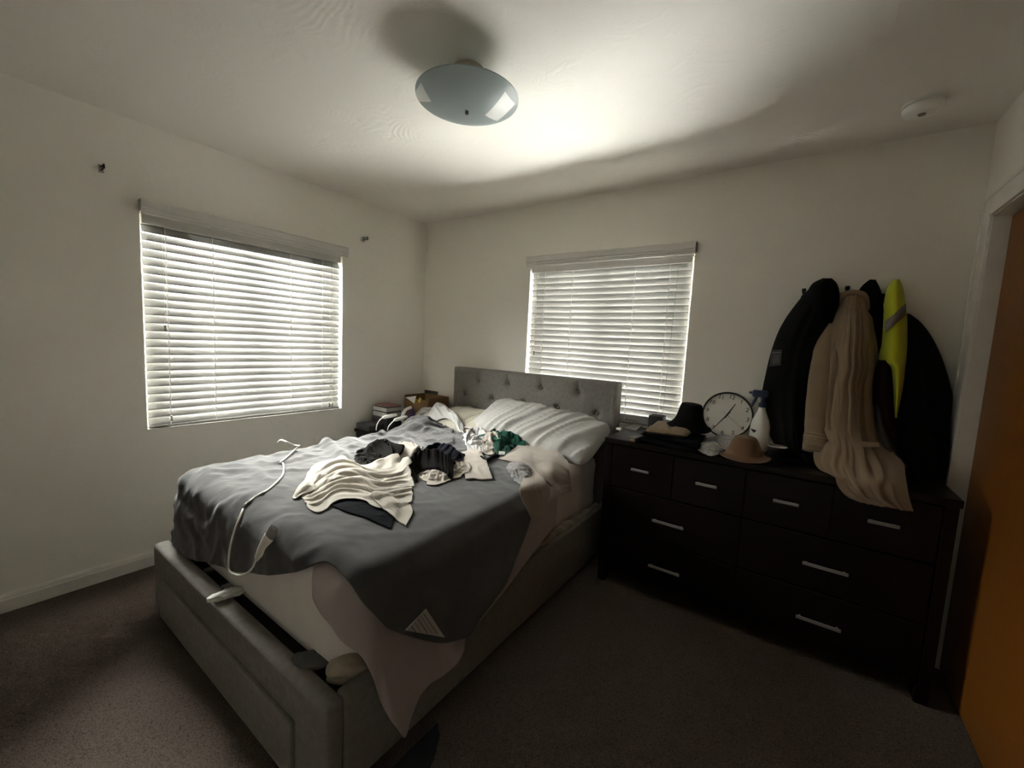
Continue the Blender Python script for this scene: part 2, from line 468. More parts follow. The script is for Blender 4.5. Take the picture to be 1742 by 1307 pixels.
# thin faux-wood slats pass some daylight
M_SLAT, nt, p = nmat('white_blind_slat')
p.inputs['Base Color'].default_value = (0.340, 0.337, 0.321, 1); p.inputs['Roughness'].default_value = .5
tl = nt.nodes.new('ShaderNodeBsdfTranslucent'); tl.inputs[0].default_value = (0.340, 0.335, 0.306, 1)
ms = nt.nodes.new('ShaderNodeMixShader'); ms.inputs[0].default_value = .04
L(nt, p.outputs[0], ms.inputs[1]); L(nt, tl.outputs[0], ms.inputs[2]); L(nt, ms.outputs[0], nt.nodes['Material Output'].inputs[0])
M_LADDER = plain('white_ladder_cord', (.85, .84, .80), .8)
M_VALANCE = plain('white_valance', (.66, .64, .60), .5)
# window pane: clear with a fresnel glint
M_PANE, nt, p = nmat('window_glass')
nt.nodes.remove(p)
tr = nt.nodes.new('ShaderNodeBsdfTransparent'); tr.inputs[0].default_value = (.95, .96, .95, 1)
gl = nt.nodes.new('ShaderNodeBsdfGlossy'); gl.inputs['Roughness'].default_value = .02
fr = nt.nodes.new('ShaderNodeFresnel'); fr.inputs[0].default_value = 1.3
ms = nt.nodes.new('ShaderNodeMixShader')
L(nt, fr.outputs[0], ms.inputs[0]); L(nt, tr.outputs[0], ms.inputs[1]); L(nt, gl.outputs[0], ms.inputs[2]); L(nt, ms.outputs[0], nt.nodes['Material Output'].inputs[0])

# ------------------------------------------------------------------ room shell
W, H, Y0, T = 3.558, 2.44, -3.35, .15
LW = (-2.046, -.8515, .792, 1.985)      # left window: y0, y1, sill, head
BW = (1.171, 2.365, .86, 1.985)         # back window: x0, x1, sill, head
CL = (-2.3, -.155, 2.008)               # closet opening on the right wall: y0, y1, head

def struct(o, name=None): o['kind'] = 'structure'; return o
struct(Geo().box((-T, Y0-T, -.12), (W+.9, T, 0)).obj('floor', M_CARPET))
struct(Geo().box((-T, Y0-T, H), (W+.9, T, H+.12)).obj('ceiling', M_CEIL))
g = Geo()
g.box((-T, Y0-T, 0), (0, LW[0], H)); g.box((-T, LW[1], 0), (0, T, H))
g.box((-T, LW[0], 0), (0, LW[1], LW[2])); g.box((-T, LW[0], LW[3]), (0, LW[1], H))
struct(g.obj('wall_left', M_WALL))
g = Geo()
g.box((0, 0, 0), (BW[0], T, H)); g.box((BW[1], 0, 0), (W+.9, T, H))
g.box((BW[0], 0, 0), (BW[1], T, BW[2])); g.box((BW[0], 0, BW[3]), (BW[1], T, H))
struct(g.obj('wall_back', M_WALL))
g = Geo()
g.box((W, CL[1], 0), (W+.10, 0, H)); g.box((W, CL[0], CL[2]), (W+.10, CL[1], H)); g.box((W, Y0, 0), (W+.10, CL[0], H))
struct(g.obj('wall_right', M_WALL))
struct(Geo().box((0, Y0-T, 0), (W+.9, Y0, H)).obj('wall_front', M_WALL))
struct(Geo().box((W+.78, Y0, 0), (W+.9, 0, H)).obj('wall_closet', M_WALL))

# baseboards with a stepped cap
def baseboard(name, a, b, n):
    a = np.array(a, float); b = np.array(b, float); n = np.array(n, float)
    prof = [(0, 0), (.013, 0), (.013, .060), (.010, .066), (.010, .074), (.006, .0866), (0, .0866)]
    V = [];
    for e in (a, b):
        for d, z in prof: V.append((e[0]+n[0]*d, e[1]+n[1]*d, z))
    k = len(prof)
    F = [(i, (i+1) % k, k+(i+1) % k, k+i) for i in range(k)]+[tuple(range(k)), tuple(range(k, 2*k))]
    struct(mesh_obj(name, V, F, M_TRIM, smooth=False))
baseboard('baseboard_left', (0, Y0), (0, 0), (1, 0))
baseboard('baseboard_back', (.013, 0), (W, 0), (0, -1))
baseboard('baseboard_right', (W, -.062), (W, -.013), (-1, 0))
# scuff on the left baseboard
q = at(227, 962, x=.0145)
# closet casing and jamb
g = Geo()
g.box((W-.016, CL[1], 0), (W, CL[1]+.092, CL[2]+.092), .004); g.box((W-.0155, CL[0], CL[2]), (W, CL[1]-.0005, CL[2]+.092), .003)
g.box((W-.022, CL[1]+.074, 0), (W, CL[1]+.092, CL[2]+.092), .004); g.box((W-.022, CL[0], CL[2]+.074), (W-.001, CL[1]+.073, CL[2]+.092), .003)
struct(g.obj('trim_1', M_TRIM))
g = Geo()
g.box((W-.004, CL[1]-.004, 0), (W+.10, CL[1]+.001, CL[2]+.004)); g.box((W-.004, CL[0], CL[2]-.004), (W+.10, CL[1], CL[2]+.004))
struct(g.obj('trim_2', M_TRIM))
# sliding wooden closet door, front face 5 cm behind the wall face
struct(Geo().box((W+.047, -1.30, .012), (W+.080, CL[1]-.012, CL[2]-.012), .003).obj('door_1', M_DOORW))
struct(Geo().box((W+.084, -2.28, .012), (W+.096, -1.22, CL[2]-.012), .003).obj('door_2', M_DOORW))

# windows: frame, sliding sash, panes
def window(idx, mp, u0, u1, z0, z1):
    V = lambda a, b, g: g.box(*[tuple(f(*q) for f in (min, max)) for q in []])
    def bx(g, ua, ub, da, db, za, zb, bev=.003):
        p1, p2 = mp(ua, da, za), mp(ub, db, zb)
        g.box(tuple(np.minimum(p1, p2)), tuple(np.maximum(p1, p2)), bev)
    g = Geo(); t = .035
    for (ua, ub, za, zb) in ((u0, u0+t, z0, z1), (u1-t, u1, z0, z1), (u0+t, u1-t, z0, z0+t), (u0+t, u1-t, z1-t, z1), ((u0+u1)/2-.02, (u0+u1)/2+.02, z0+t, z1-t)):
        bx(g, ua, ub, -.145, -.10, za, zb)
    w = g.obj('window_%d' % idx, M_TRIM); struct(w)
    um = (u0+u1)/2
    for (ua, ub) in ((u0+t, um-.02), (um+.02, u1-t)):
        g = Geo(); bx(g, ua, ub, -.125, -.121, z0+t, z1-t, 0)
        g.obj('pane', M_PANE, w)
    g = Geo(); bx(g, u0, u1, -.10, .0, z0-.004, z0+.008)
    g.obj('sill', M_TRIM, w)
    return w
mapL = lambda u, d, z: np.array([d, u, z])
mapB = lambda u, d, z: np.array([u, -d, z])
window(1, mapL, *LW); window(2, mapB, *BW)

# ------------------------------------------------------------------ blinds
def blind(mp, u0, u1, z0, z1, sgn, tilt, npitch, dslat, label, ladders, cords, wand, sag):
    e = empty('window_blind', mp((u0+u1)/2, 0, z1), label, 'blind')
    gap = .012; a0, a1 = u0+gap, u1-gap
    top = z1-.055; bot = z0+sag
    n = npitch; dz = (top-bot)/n
    th = R_(tilt); ct, st = math.cos(th), math.sin(th)
    V = []; F = []
    K = 6
    for k in range(n):
        zc = top-dz*(k+.5)
        b = len(V)
        for uu in (a0, a1):
            for side in (1, -1):
                for i in range(K+1):
                    s = -.0255+.051*i/K; c = .0022*(1-(2*i/K-1)**2)+side*.0013
                    # s runs along the slat width, c is the camber
                    d = s*ct+sgn*c*st*1.0; z = -sgn*s*st+c*ct
                    V.append(mp(uu, dslat+d, zc+z))
        m = 2*(K+1)
        for i in range(K):
            F.append((b+i, b+i+1, b+m+i+1, b+m+i)); F.append((b+K+1+i, b+m+K+1+i, b+m+K+2+i, b+K+2+i))
        F.append((b, b+m, b+m+K+1, b+K+1)); F.append((b+K, b+2*K+1, b+m+2*K+1, b+m+K))
        for q in (0, m): F.append([b+q+i for i in range(K+1)]+[b+q+K+1+i for i in range(K, -1, -1)])
    o = mesh_obj('slats', V, F, M_SLAT, e)
    def bx(g, ua, ub, da, db, za, zb, bev=.003):
        p1, p2 = mp(ua, da, za), mp(ub, db, zb); g.box(tuple(np.minimum(p1, p2)), tuple(np.maximum(p1, p2)), bev); return g
    bx(Geo(), a0, a1, dslat-.022, dslat+.024, bot-.020, bot, .004).obj('bottom_rail', M_SLAT, e)
    bx(Geo(), a0, a1, dslat-.025, dslat+.025, top, z1-.002, .002).obj('head_rail', M_VALANCE, e)
    # profiled valance board standing proud of the wall, with short returns
    vz0, vz1 = z1-.018, z1+.058
    prof = [(.050, vz0), (.056, vz0), (.058, vz0+.008), (.054, vz0+.013), (.058, vz0+.020), (.058, vz0+.026), (.055, vz0+.030), (.060, vz0+.036), (.060, vz1-.006), (.055, vz1), (.048, vz1), (.048, vz0+.006)]
    V = [mp(uu, d, z) for uu in (u0-.004, u1+.012) for d, z in prof]; k = len(prof)
    F = [(i, (i+1) % k, k+(i+1) % k, k+i) for i in range(k)]+[tuple(range(k)), tuple(range(k, 2*k))]
    mesh_obj('valance', V, F, M_VALANCE, e, smooth=False)
    for uu in (u0-.004, u1+.004):
        bx(Geo(), uu, uu+.008, .001, .05, vz0+.018, vz1, .001).obj('valance_return', M_GREYPL, e)
    # ladder cords: front strands between the slats
    for uu in ladders:
        g = Geo(); dd = dslat+.0255*ct+.002
        bx(g, uu-.0016, uu+.0016, dd, dd+.0012, bot, top, 0)
        bx(g, uu-.0016, uu+.0016, dslat-.0255*ct-.004, dslat-.0255*ct-.003, bot, top, 0)
        g.obj('ladder_cord', M_LADDER, e)
    for (uu, za, zb) in cords:
        dd = dslat+.034
        c = Geo().tube([mp(uu, dd, za), mp(uu+.002, dd, (za+zb)/2), mp(uu, dd, zb)], .0011, 6).obj('pull_cord', M_CORD, e, smooth=True)
        p0 = mp(uu, dd, zb)
        Geo().lathe([(.002, .012), (.0065, .010), (.006, .004), (.004, -.004), (.008, -.016), (.007, -.019), (.001, -.02)], p0, 12).obj('tassel', M_GREYPL, c, smooth=True)
    if wand:
        (ua, za), (ub, zb) = wand
        Geo().tube([mp(ua, dslat+.035, za), mp(ub, dslat+.04, zb)], .0014, 8).obj('tilt_wand', M_GREYPL, e, smooth=True)
    return e
lad = [float(at(px, 600, x=.0)[1]) for px in (289, 368, 498, 551)]
BL1 = blind(mapL, *LW, 1, 61, 25, -.035, 'white slatted blind on the left wall, stretched beside the foot of the bed', lad,
      [(float(at(279, 500, x=0)[1]), 1.90, 1.375), (float(at(292, 710, x=0)[1]), 1.90, .855), (float(at(566, 600, x=0)[1]), 1.90, .835), (float(at(561, 600, x=0)[1]), 1.90, .84)], None, .022)
q = at(275, 726, x=.0)
Geo().lathe([(.001, -.006), (.020, -.005), (.026, .0), (.020, .006), (.001, .007)], (-.012, float(q[1]), LW[2]+.015), 20, sx=.5, sy=1.5).obj('hold_down_bracket', M_GREYCARD, BL1, smooth=True)
lad = [float(at(px, 560, y=.0)[0]) for px in (921, 967, 1072, 1131)]
blind(mapB, *BW, -1, 66.5, 24, -.03, 'white slatted blind on the back wall, partly hidden behind the tufted headboard', lad,
      [(float(at(909, 590, y=0)[0]), 1.90, 1.318)], ((float(at(1155, 450, y=0)[0]), 1.90), (float(at(1131, 700, y=0)[0])-.01, .96)), .03)
# a small dark bug-like leaf of tape lying on the left sill
# ------------------------------------------------------------------ ceiling light, smoke detector
lc = (1.785, -1.455)
lamp = empty('ceiling_light', (lc[0], lc[1], H), 'round frosted glass ceiling light with white corner panels in the middle of the ceiling', 'ceiling light')
Geo().lathe([(.062, 2.44), (.062, 2.425), (.056, 2.405), (.040, 2.385), (.018, 2.375), (.012, 2.30), (.0, 2.30)], (lc[0], lc[1], 0), 40).obj('canopy', M_LAMPBASE, lamp, smooth=True)
RD = .202
def dish(r): return 2.287+.045*(r/RD)**2.0
prof = [(RD*t, dish(RD*t)) for t in np.linspace(0.02, 1, 16)]+[(RD, dish(RD)+.004)]+[(RD*t, dish(RD*t)+.005) for t in np.linspace(.985, .02, 16)]
Geo().lathe([(.001, dish(0))]+prof+[(.001, dish(0)+.005)], (lc[0], lc[1], 0), 72).obj('glass_shade', M_GLASSDISH, lamp, smooth=True)
Geo().lathe([(.0, 2.272), (.006, 2.274), (.008, 2.279), (.006, 2.285), (.010, 2.288), (.0, 2.291)], (lc[0], lc[1], 0), 16).obj('finial', M_GREYPL, lamp, smooth=True)
def patch(pix, n=14):
    pl = [at(x, y, z=2.32)[:2]-np.array(lc) for x, y in pix]
    a, b, c, d = [np.array(q) for q in pl]
    V = []
    for i in range(n+1):
        for j in range(n+1):
            u, w = i/n, j/n
            q = (a*(1-u)+b*u)*(1-w)+(d*(1-u)+c*u)*w
            r = np.linalg.norm(q); r2 = min(r, RD*1.0)
            if r > 1e-6: q = q*r2/r
            V.append((lc[0]+q[0], lc[1]+q[1], dish(r2)-.0006))
    return V, grid_faces(n+1, n+1)
z6 = lambda a, b: (660+a/6.7, 60+b/6.7)
for pix in ([z6(375, 560), z6(495, 720), z6(345, 790), z6(300, 690)], [z6(1335, 640), z6(1450, 800), z6(1245, 965), z6(1110, 830)]):
    Vp, Fp = patch(pix); mesh_obj('white_panel', Vp, Fp, M_DISHWHITE, lamp)

sd = (3.268, -.335)
det = empty('smoke_detector', (sd[0], sd[1], H), 'round white smoke detector on the ceiling near the closet', 'smoke detector')
Geo().lathe([(.066, 2.44), (.066, 2.428), (.060, 2.426), (.060, 2.4245)], (sd[0], sd[1], 0), 48).obj('base_plate', M_WHITEPL, det, smooth=True)
Geo().lathe([(.058, 2.4245), (.064, 2.423), (.064, 2.412), (.056, 2.402), (.040, 2.398), (.022, 2.397), (.0, 2.397)], (sd[0], sd[1], 0), 48).obj('cover', M_WHITEPL, det, smooth=True)
Geo().lathe([(.014, 2.3975), (.012, 2.394), (.0, 2.394)], (sd[0], sd[1], 0), 24).obj('test_button', M_GREYPL, det, smooth=True)

# curtain brackets left on the wall
def bracket(y, z, label, s=1):
    e = empty('curtain_bracket', (0, y, z), label, 'bracket')
    Geo().box((0.0, y-.010, z-.020), (.004, y+.010, z+.018), .001).obj('wall_plate', M_NICKEL, e)
    g = Geo(); g.tube([(.003, y, z+.008), (.035, y, z+.008), (.055, y, z+.006)], .0035, 8); g.tube([(.003, y, z-.008), (.045, y, z-.006), (.062, y, z-.004)], .0035, 8)
    g.tube([(.055, y, z+.012), (.062, y, z-.010)], .0035, 8)
    g.obj('arm', M_IRON, e, smooth=True)
q = at(172, 287, x=.0); bracket(q[1], q[2], 'small metal curtain bracket on the bare left wall, nearest the foot end')
q = at(618, 407, x=.0); bracket(q[1], q[2], 'small metal curtain bracket between the left window and the corner')

# wall outlet partly behind the bed
q = at(556, 742, x=.0)
out = empty('wall_outlet', (0, q[1], q[2]), 'white electrical outlet plate on the left wall just above the bed', 'outlet')
Geo().box((0, q[1]-.10, q[2]-.055), (.012, q[1]+.055, q[2]+.012), .003).obj('cover_plate', M_WHITEPL, out)
for dy in (-.05, .02):
    Geo().box((.0115, q[1]+dy-.016, q[2]-.045), (.0145, q[1]+dy+.016, q[2]-.005), .002).obj('socket', M_WHITEPL, out)

# ------------------------------------------------------------------ bed
BX0, BX1, BYF, BZ = .510, 1.985, -2.163, .343
bed = empty('bed', ((BX0+BX1)/2, -1.1, 0), 'grey linen upholstered double bed with button tufted headboard', 'bed')
# headboard: tufted front surface
HB = (.512, 1.978, -.128, -.022, 1.155)
btn_px = [(812, 647), (862, 653.6), (918.7, 660.7), (982, 668.7), (786, 669), (834, 677.6), (887, 686), (946, 695), (1014.6, 704.6)]
btn = [at(px, py, y=-.125) for px, py in btn_px]
top_z = float(np.mean([b[2] for b in btn[:4]])); low_z = float(np.mean([b[2] for b in btn[4:]]))
step = float((btn[3][0]-btn[0][0])/3)
x_off = float(np.mean([b[0]-i*step for i, b in enumerate(btn[:4])]))
xs_top = [x_off+i*step for i in range(4)]
xs_low = [x_off+(i-.5)*step for i in range(5)]
n, m = 150, 90
X, Z = np.meshgrid(np.linspace(HB[0], HB[1], n), np.linspace(.10, HB[4], m), indexing='ij')
D = np.zeros_like(X)
rows = [(top_z, xs_top), (low_z, xs_low), (2*low_z-top_z, xs_top)]
for zz, xs in rows:
    for bx_ in xs:
        r = np.hypot(X-bx_, Z-zz); D += .026*np.exp(-(r/.022)**2)+.012*np.exp(-(r/.065)**2)
for bx_ in xs_top:      # vertical pleat from each top button to the top edge
    D += .010*np.exp(-((X-bx_)/.010)**2)*np.clip((Z-top_z)/.02, 0, 1)
edge = np.minimum(np.minimum(X-HB[0], HB[1]-X), HB[4]-Z)
Yf = HB[2]+D*np.clip(edge/.02, 0, 1)+.022*np.clip(1-edge/.028, 0, 1)**2
V = np.stack([X, Yf, Z], -1).reshape(-1, 3).tolist(); F = grid_faces(n, m)
ring = [i*m for i in range(n)]+[(n-1)*m+j for j in range(1, m)]+[i*m+m-1 for i in range(n-2, -1, -1)]+[j for j in range(m-2, 0, -1)]
b0 = len(V); V += [(V[i][0], HB[3], V[i][2]) for i in ring]
k = len(ring); F += [(ring[i], ring[(i+1) % k], b0+(i+1) % k, b0+i) for i in range(k)]+[tuple(range(b0, b0+k))]
hb = mesh_obj('headboard', V, F, M_BED, bed)
for zz, xs in rows[:2]:
    for bx_ in xs:
        Geo().lathe([(.0, -.008), (.007, -.0065), (.0105, -.001), (.0105, .004), (.0, .006)], (bx_, HB[2]+.024, zz), 20, mat=Matrix.Rotation(R_(-90), 4, 'X')).obj('button', M_BED, hb, smooth=True)
Geo().box((HB[1]-.030, HB[2]-.004, .10), (HB[1]+.004, HB[3], HB[4]-.004), .008).obj('edge_welt', M_BED, hb, smooth=True)
for xa, xb in ((BX0, BX0+.05), (BX1-.05, BX1)):
    Geo().box((xa, -2.10, .03), (xb, -.12, BZ), .014, 3).obj('side_rail', M_BED, bed, smooth=True)
fb = Geo().box((BX0, BYF, .03), (BX1, -2.097, BZ), .016, 3).obj('footboard', M_BED, bed, smooth=True)
sz = float(at(390, 1106, y=BYF)[2])
pa = at(276, 975, y=BYF); pb = at(502, 1237, y=BYF)
Geo().box((pa[0], BYF-.016, .035), (pb[0], BYF+.004, (pa[2]+pb[2])/2), .007, 3).obj('drawer_front', M_BED, fb, smooth=True)
Geo().box((BX0+.05, -2.095, .12), (BX1-.05, -.13, .30), .005).obj('platform', M_PLATFORM, bed)
for px, py in ((357, 967), (388, 995)):
    q = at(px, py, z=.315)
    Geo().box((q[0]-.018, q[1]-.02, .301), (q[0]+.018, q[1]+.06, .314), .002).obj('slat', M_GREYBX, bed)
for fx in (BX0+.06, BX1-.06):
    for fy in (-2.12, -.16):
        Geo().box((fx-.03, fy-.02, 0), (fx+.03, fy+.02, .04), .004).obj('foot', M_BLACKPL, bed)

# mattress with rounded corners and a soft lower lip
mat_o = empty('mattress', (1.22, -1.08, .31), 'pale grey sheeted mattress lying in the bed frame', 'mattress')
def rrect(x0, x1, y0, y1, r, n=10):
    pts = []
    for cx, cy, a in ((x1-r, y1-r, 0), (x0+r, y1-r, 90), (x0+r, y0+r, 180), (x1-r, y0+r, 270)):
        for i in range(n+1):
            t = R_(a+90*i/n); pts.append((cx+r*math.cos(t), cy+r*math.sin(t)))
    return pts
V = []; F = []
lay = [(.305, .05), (.308, .022), (.325, .004), (.36, -.004), (.42, .0), (.55, .0), (.60, -.004), (.635, .004), (.655, .022), (.664, .055), (.666, .12)]
base = None
for z, ins in lay:
    for p_ in rrect(.56+ins, 1.915-ins, -2.062+ins, -.135-ins, .13-ins*.4): V.append((p_[0], p_[1], z))
kk = 44
F = [(i*kk+j, i*kk+(j+1) % kk, (i+1)*kk+(j+1) % kk, (i+1)*kk+j) for i in range(len(lay)-1) for j in range(kk)]
F += [tuple(range(kk)), tuple((len(lay)-1)*kk+j for j in range(kk))]
mesh_obj('mattress_body', V, F, M_MATTRESS, mat_o)

# ------------------------------------------------------------------ wrap: bed-top coordinates (s,t) folded over the mattress edges
def wrap(s, t, xr=1.935, yf=-2.075, xl=.535, r=.065, zt=.690):
    s = np.asarray(s, float); t = np.asarray(t, float)
    cx = np.where(s > xr-r, xr-r, np.where(s < xl+r, xl+r, s)); cy = np.where(t < yf+r, yf+r, t)
    dx, dy = s-cx, t-cy; d = np.hypot(dx, dy)+1e-9
    arc = r*math.pi/2
    a = np.clip(d, 0, arc)/r
    hor = r*np.sin(a); drop = r*(1-np.cos(a))+np.clip(d-arc, 0, None)
    hor = hor+np.clip(d-arc, 0, None)*.10
    return np.stack([cx+dx/d*hor, cy+dy/d*hor, zt-drop], -1)

def proj(P):
    q = (P-CAM) @ CAM_R.T
    return np.stack([IMG_W/2+F_PX*q[..., 0]/-q[..., 2], IMG_H/2-F_PX*q[..., 1]/-q[..., 2]], -1), -q[..., 2]
def unwrap(pix, **kw):
    """photo pixels on the draped surface -> flat cloth coordinates"""
    s, t = np.meshgrid(np.linspace(.2, 2.7, 620), np.linspace(-2.75, -.3, 620), indexing='ij')
    P = wrap(s, t, **kw); uv, dep = proj(P); out = []
    for px, py in pix:
        d = np.hypot(uv[..., 0]-px, uv[..., 1]-py)
        d = d+np.where(dep > dep[d < d.min()+3].min()+.08, 50, 0)
        i = np.unravel_index(np.argmin(d), d.shape); out.append((s[i], t[i]))
    return out
# top sheet: hangs over the foot corner on the right
A = lambda px, py, **k: at(px, py, **k)
WK = dict(xr=1.995, yf=-2.080, r=.09, zt=.682)
left = [(1.50, -1.70)]+unwrap([(535, 985), (541, 1015), (562, 1048), (590, 1085), (615, 1112), (632, 1150), (643, 1190), (656, 1222), (675, 1250)], **WK)
bottom = unwrap([(675, 1250), (700, 1207), (722, 1170), (757, 1145), (785, 1107), (790, 1085), (822, 1048), (852, 1012), (888, 965), (925, 915), (945, 893)], **WK)
top = [(1.50, -1.70), (1.65, -1.3), (1.80, -.9)]
right = [(1.80, -.90), (1.98, -.88), bottom[-1]]
S2 = coons(top, bottom, left, right, 70, 70)
T3 = wrap(S2[..., 0], S2[..., 1], **WK)
Us = np.linspace(0, 1, 70)[:, None]*np.ones((1, 70))
NS = normals(T3)
if NS[10, 5, 2] < 0: NS = -NS
Vs = np.ones((70, 1))*np.linspace(0, 1, 70)[None]
low_ = np.clip((.40-T3[..., 2])/.08, 0, 1)*np.clip((-1.62-T3[..., 1])/.08, 0, 1)
fo = low_*(.016*np.clip(ridge(Us*9+vnoise(Us*4, Vs*4, 3)*1.2, Vs*1.5, 11)-.1, 0, 1)+.006*np.clip(ridge(Us*20+vnoise(Us*6, Vs*6, 4)*2, Vs*3, 12)-.3, 0, 1))
fo += .016*np.exp(-(Us/.07)**2)*np.clip((.64-T3[..., 2])/.1, 0, 1)+(vnoise(S2[..., 0]*16, S2[..., 1]*16, 6)+.5)*.004
P = T3+NS*fo[..., None]
ts = sheet('top_sheet', P, M_SHEET, None, .003)
props(ts, 'dusty pink grey bedsheet hanging over the foot corner of the bed down to a point', 'bedsheet')

# heated blanket, a little larger than the bed top, skewed towards the foot
nu, nv = 120, 130
WB = dict(xr=2.016, r=.08)
left = [(.36, -.62), (.34, -.9), (.30, -1.3), (.27, -1.7), (.25, -2.05), (.22, -2.30), (.20, -2.42)]
hem = unwrap([(312, 942), (340, 946), (372, 953), (400, 962), (440, 968), (480, 970), (520, 965), (545, 958), (562, 956), (580, 968), (600, 992), (620, 1022), (645, 1050), (670, 1066), (690, 1072), (720, 1080), (757, 1086), (795, 1076)], **WB)
bottom = [(.20, -2.42), (.40, -2.46)]+hem
right = [(1.50, -.66), (1.60, -.78)]+unwrap([(870, 795), (890, 820), (903, 850), (903, 870), (893, 900), (880, 935), (858, 985), (835, 1020), (812, 1050), (795, 1076)], **WB)
top = [(.36, -.62), (.55, -.50), (.72, -.46), (.86, -.47), (1.0, -.55), (1.16, -.62), (1.32, -.66), (1.50, -.66)]
S2 = coons(top, bottom, left, right, nu, nv)
T3 = wrap(S2[..., 0], S2[..., 1], **WB)
# bunched mound near the pillows
def gz(x, y, cx, cy, sx, sy, rot=0):
    c, s = math.cos(rot), math.sin(rot); a = (x-cx)*c+(y-cy)*s; b = -(x-cx)*s+(y-cy)*c
    return np.exp(-(a/sx)**2-(b/sy)**2)
mound = .085*gz(T3[..., 0], T3[..., 1], .66, -.62, .16, .16)+.035*gz(T3[..., 0], T3[..., 1], 1.0, -.75, .3, .14)+.03*gz(T3[..., 0], T3[..., 1], .72, -1.25, .20, .07, -.5)
T3[..., 2] += mound
Uu, Vv = np.meshgrid(np.linspace(0, 1, nu), np.linspace(0, 1, nv), indexing='ij')
headz = np.clip(1-(Vv-.0)/.42, 0, 1)*np.clip(1.1-Uu*.7, 0, 1)
EX = 1.015+.05*np.clip(vnoise(Uu*5, Vv*5, 3)+.2, 0, 1)+.10*headz
EY = 1.015+.05*np.clip(vnoise(Uu*5+9, Vv*5, 5)+.2, 0, 1)+.16*headz
NB = normals(T3)
if NB[60, 60, 2] < 0: NB = -NB
def bl_coll(P):
    d = ((P-T3)*NB).sum(-1); c = np.where(d < 0, -d, 0); P += c[..., None]*NB
Pb = relax(T3, EX, EY, 140, bl_coll, .02, .02, .008, 9, 12, 7, .10, .0003)
# broad soft waves and fine creases of the plush
w1 = vnoise(S2[..., 0]*4.2+S2[..., 1]*1.5, S2[..., 1]*3.2, 21)*.016
lf = np.clip(1.35-1.5*Uu, .12, 1); hd_ = np.clip(1.5-2.2*Vv, 0, 1)
dd = vnoise(S2[..., 0]*3, S2[..., 1]*3, 29)*1.6
w2 = np.clip(ridge(S2[..., 0]*4+S2[..., 1]*5+dd, S2[..., 1]*4-S2[..., 0]*6, 23)-.45, 0, 1)*.024*lf
w2 += np.clip(ridge(S2[..., 0]*9+S2[..., 1]*9+dd*2, S2[..., 1]*5-S2[..., 0]*7, 27)-.35, 0, 1)*.030*hd_*np.clip(1.3-1.2*Uu, .2, 1)
w3 = np.clip(ridge(S2[..., 0]*9+dd, S2[..., 1]*19+S2[..., 0]*9+dd, 25)-.45, 0, 1)*.017*lf+np.clip(ridge(S2[..., 0]*22+dd*2, S2[..., 1]*34+S2[..., 0]*14, 33)-.4, 0, 1)*.007*lf
w2 += .035*np.exp(-((S2[..., 1]+1.36+.35*(S2[..., 0]-.7))/.035)**2)*np.clip((S2[..., 0]-.50)/.1, 0, 1)*np.clip((1.12-S2[..., 0])/.15, 0, 1)
Pb = Pb+NB*(np.abs(w1)+w2+w3)[..., None]
bl = sheet('heated_blanket', Pb, M_BLANKET, None, .006)
props(bl, 'charcoal plush heated blanket spread over the bed and hanging off the foot', 'blanket')
h_add(Pb, .006)

# stitched channel of the foot hem and the care label sewn in the corner
def label_tag():
    a, b, c = at(690, 1073, x=2.072), at(725, 1036, x=2.072), at(757, 1085, x=2.076)
    d = (a+c)/2+np.array([.004, 0, -.004])
    Geo().add([a, b, c, a-np.array([.002, 0, 0]), b-np.array([.002, 0, 0]), c-np.array([.002, 0, 0])], [(0, 1, 2), (5, 4, 3), (0, 3, 4, 1), (1, 4, 5, 2), (2, 5, 3, 0)]).obj('care_label', M_OFFWHITE, bl)
    g = Geo(); ax = (c-b); ax /= np.linalg.norm(ax)
    for i, t in enumerate((.18, .32, .46, .62, .78)):
        p0 = b+(a-b)*t*.98+ax*.004; ln_ = np.linalg.norm(c-b)*(1-t*.0)
        p1 = p0+(c-p0-(c-a)*.0)*.0+ax*(np.linalg.norm(c-b)*(1-t)*.86)
        g.tube([p0+np.array([.0012, 0, 0]), p1+np.array([.0012, 0, 0])], .0006 if i % 2 else .0010, 4)
    g.obj('printed_lines', M_BLACKINK, bl)
label_tag()

# connector and cord of the heated blanket
def lift(px, py, d=.006):
    """a point on the blanket under a pixel"""
    ray = np.array([(px-IMG_W/2)/F_PX, -(py-IMG_H/2)/F_PX, -1.0]) @ CAM_R
    V = Pb.reshape(-1, 3)-CAM; t = V @ ray/(ray @ ray); dist = np.linalg.norm(V-t[:, None]*ray, axis=1)/t
    cand = np.where(dist < dist.min()+.004)[0]; i = cand[np.argmin(t[cand])]
    return CAM+ray*(t[i]-d/np.linalg.norm(ray))
e = empty('blanket_plug', lift(447, 940), 'white plug connector on the cord at the foot of the charcoal blanket', 'plug')
pa_, pb_ = lift(459, 912, .022), lift(430, 966, .020)
ax = pb_-pa_; L_ = np.linalg.norm(ax); ax /= L_
prof = [(0, .0), (.013, .0), (.0165, .004), (.017, .02), (.0155, L_*.45), (.010, L_*.72), (.0045, L_*.76), (.006, L_*.80), (.0035, L_*.83), (.0048, L_*.87), (.003, L_*.9), (.004, L_*.94), (.002, L_)]
rot = Vector((0, 0, 1)).rotation_difference(Vector(ax)).to_matrix().to_4x4()
Geo().lathe(prof, pa_, 20, mat=rot, sx=1.25, sy=.8).obj('plug_body', M_CORD, e, smooth=True)
q = pa_-ax*.045
Geo().lathe([(0, 0), (.012, .002), (.014, .01), (.014, .045), (.012, .05), (0, .05)], q, 20, mat=rot, sx=1.4, sy=.7).obj('socket_sleeve', M_KNIT, e, smooth=True)
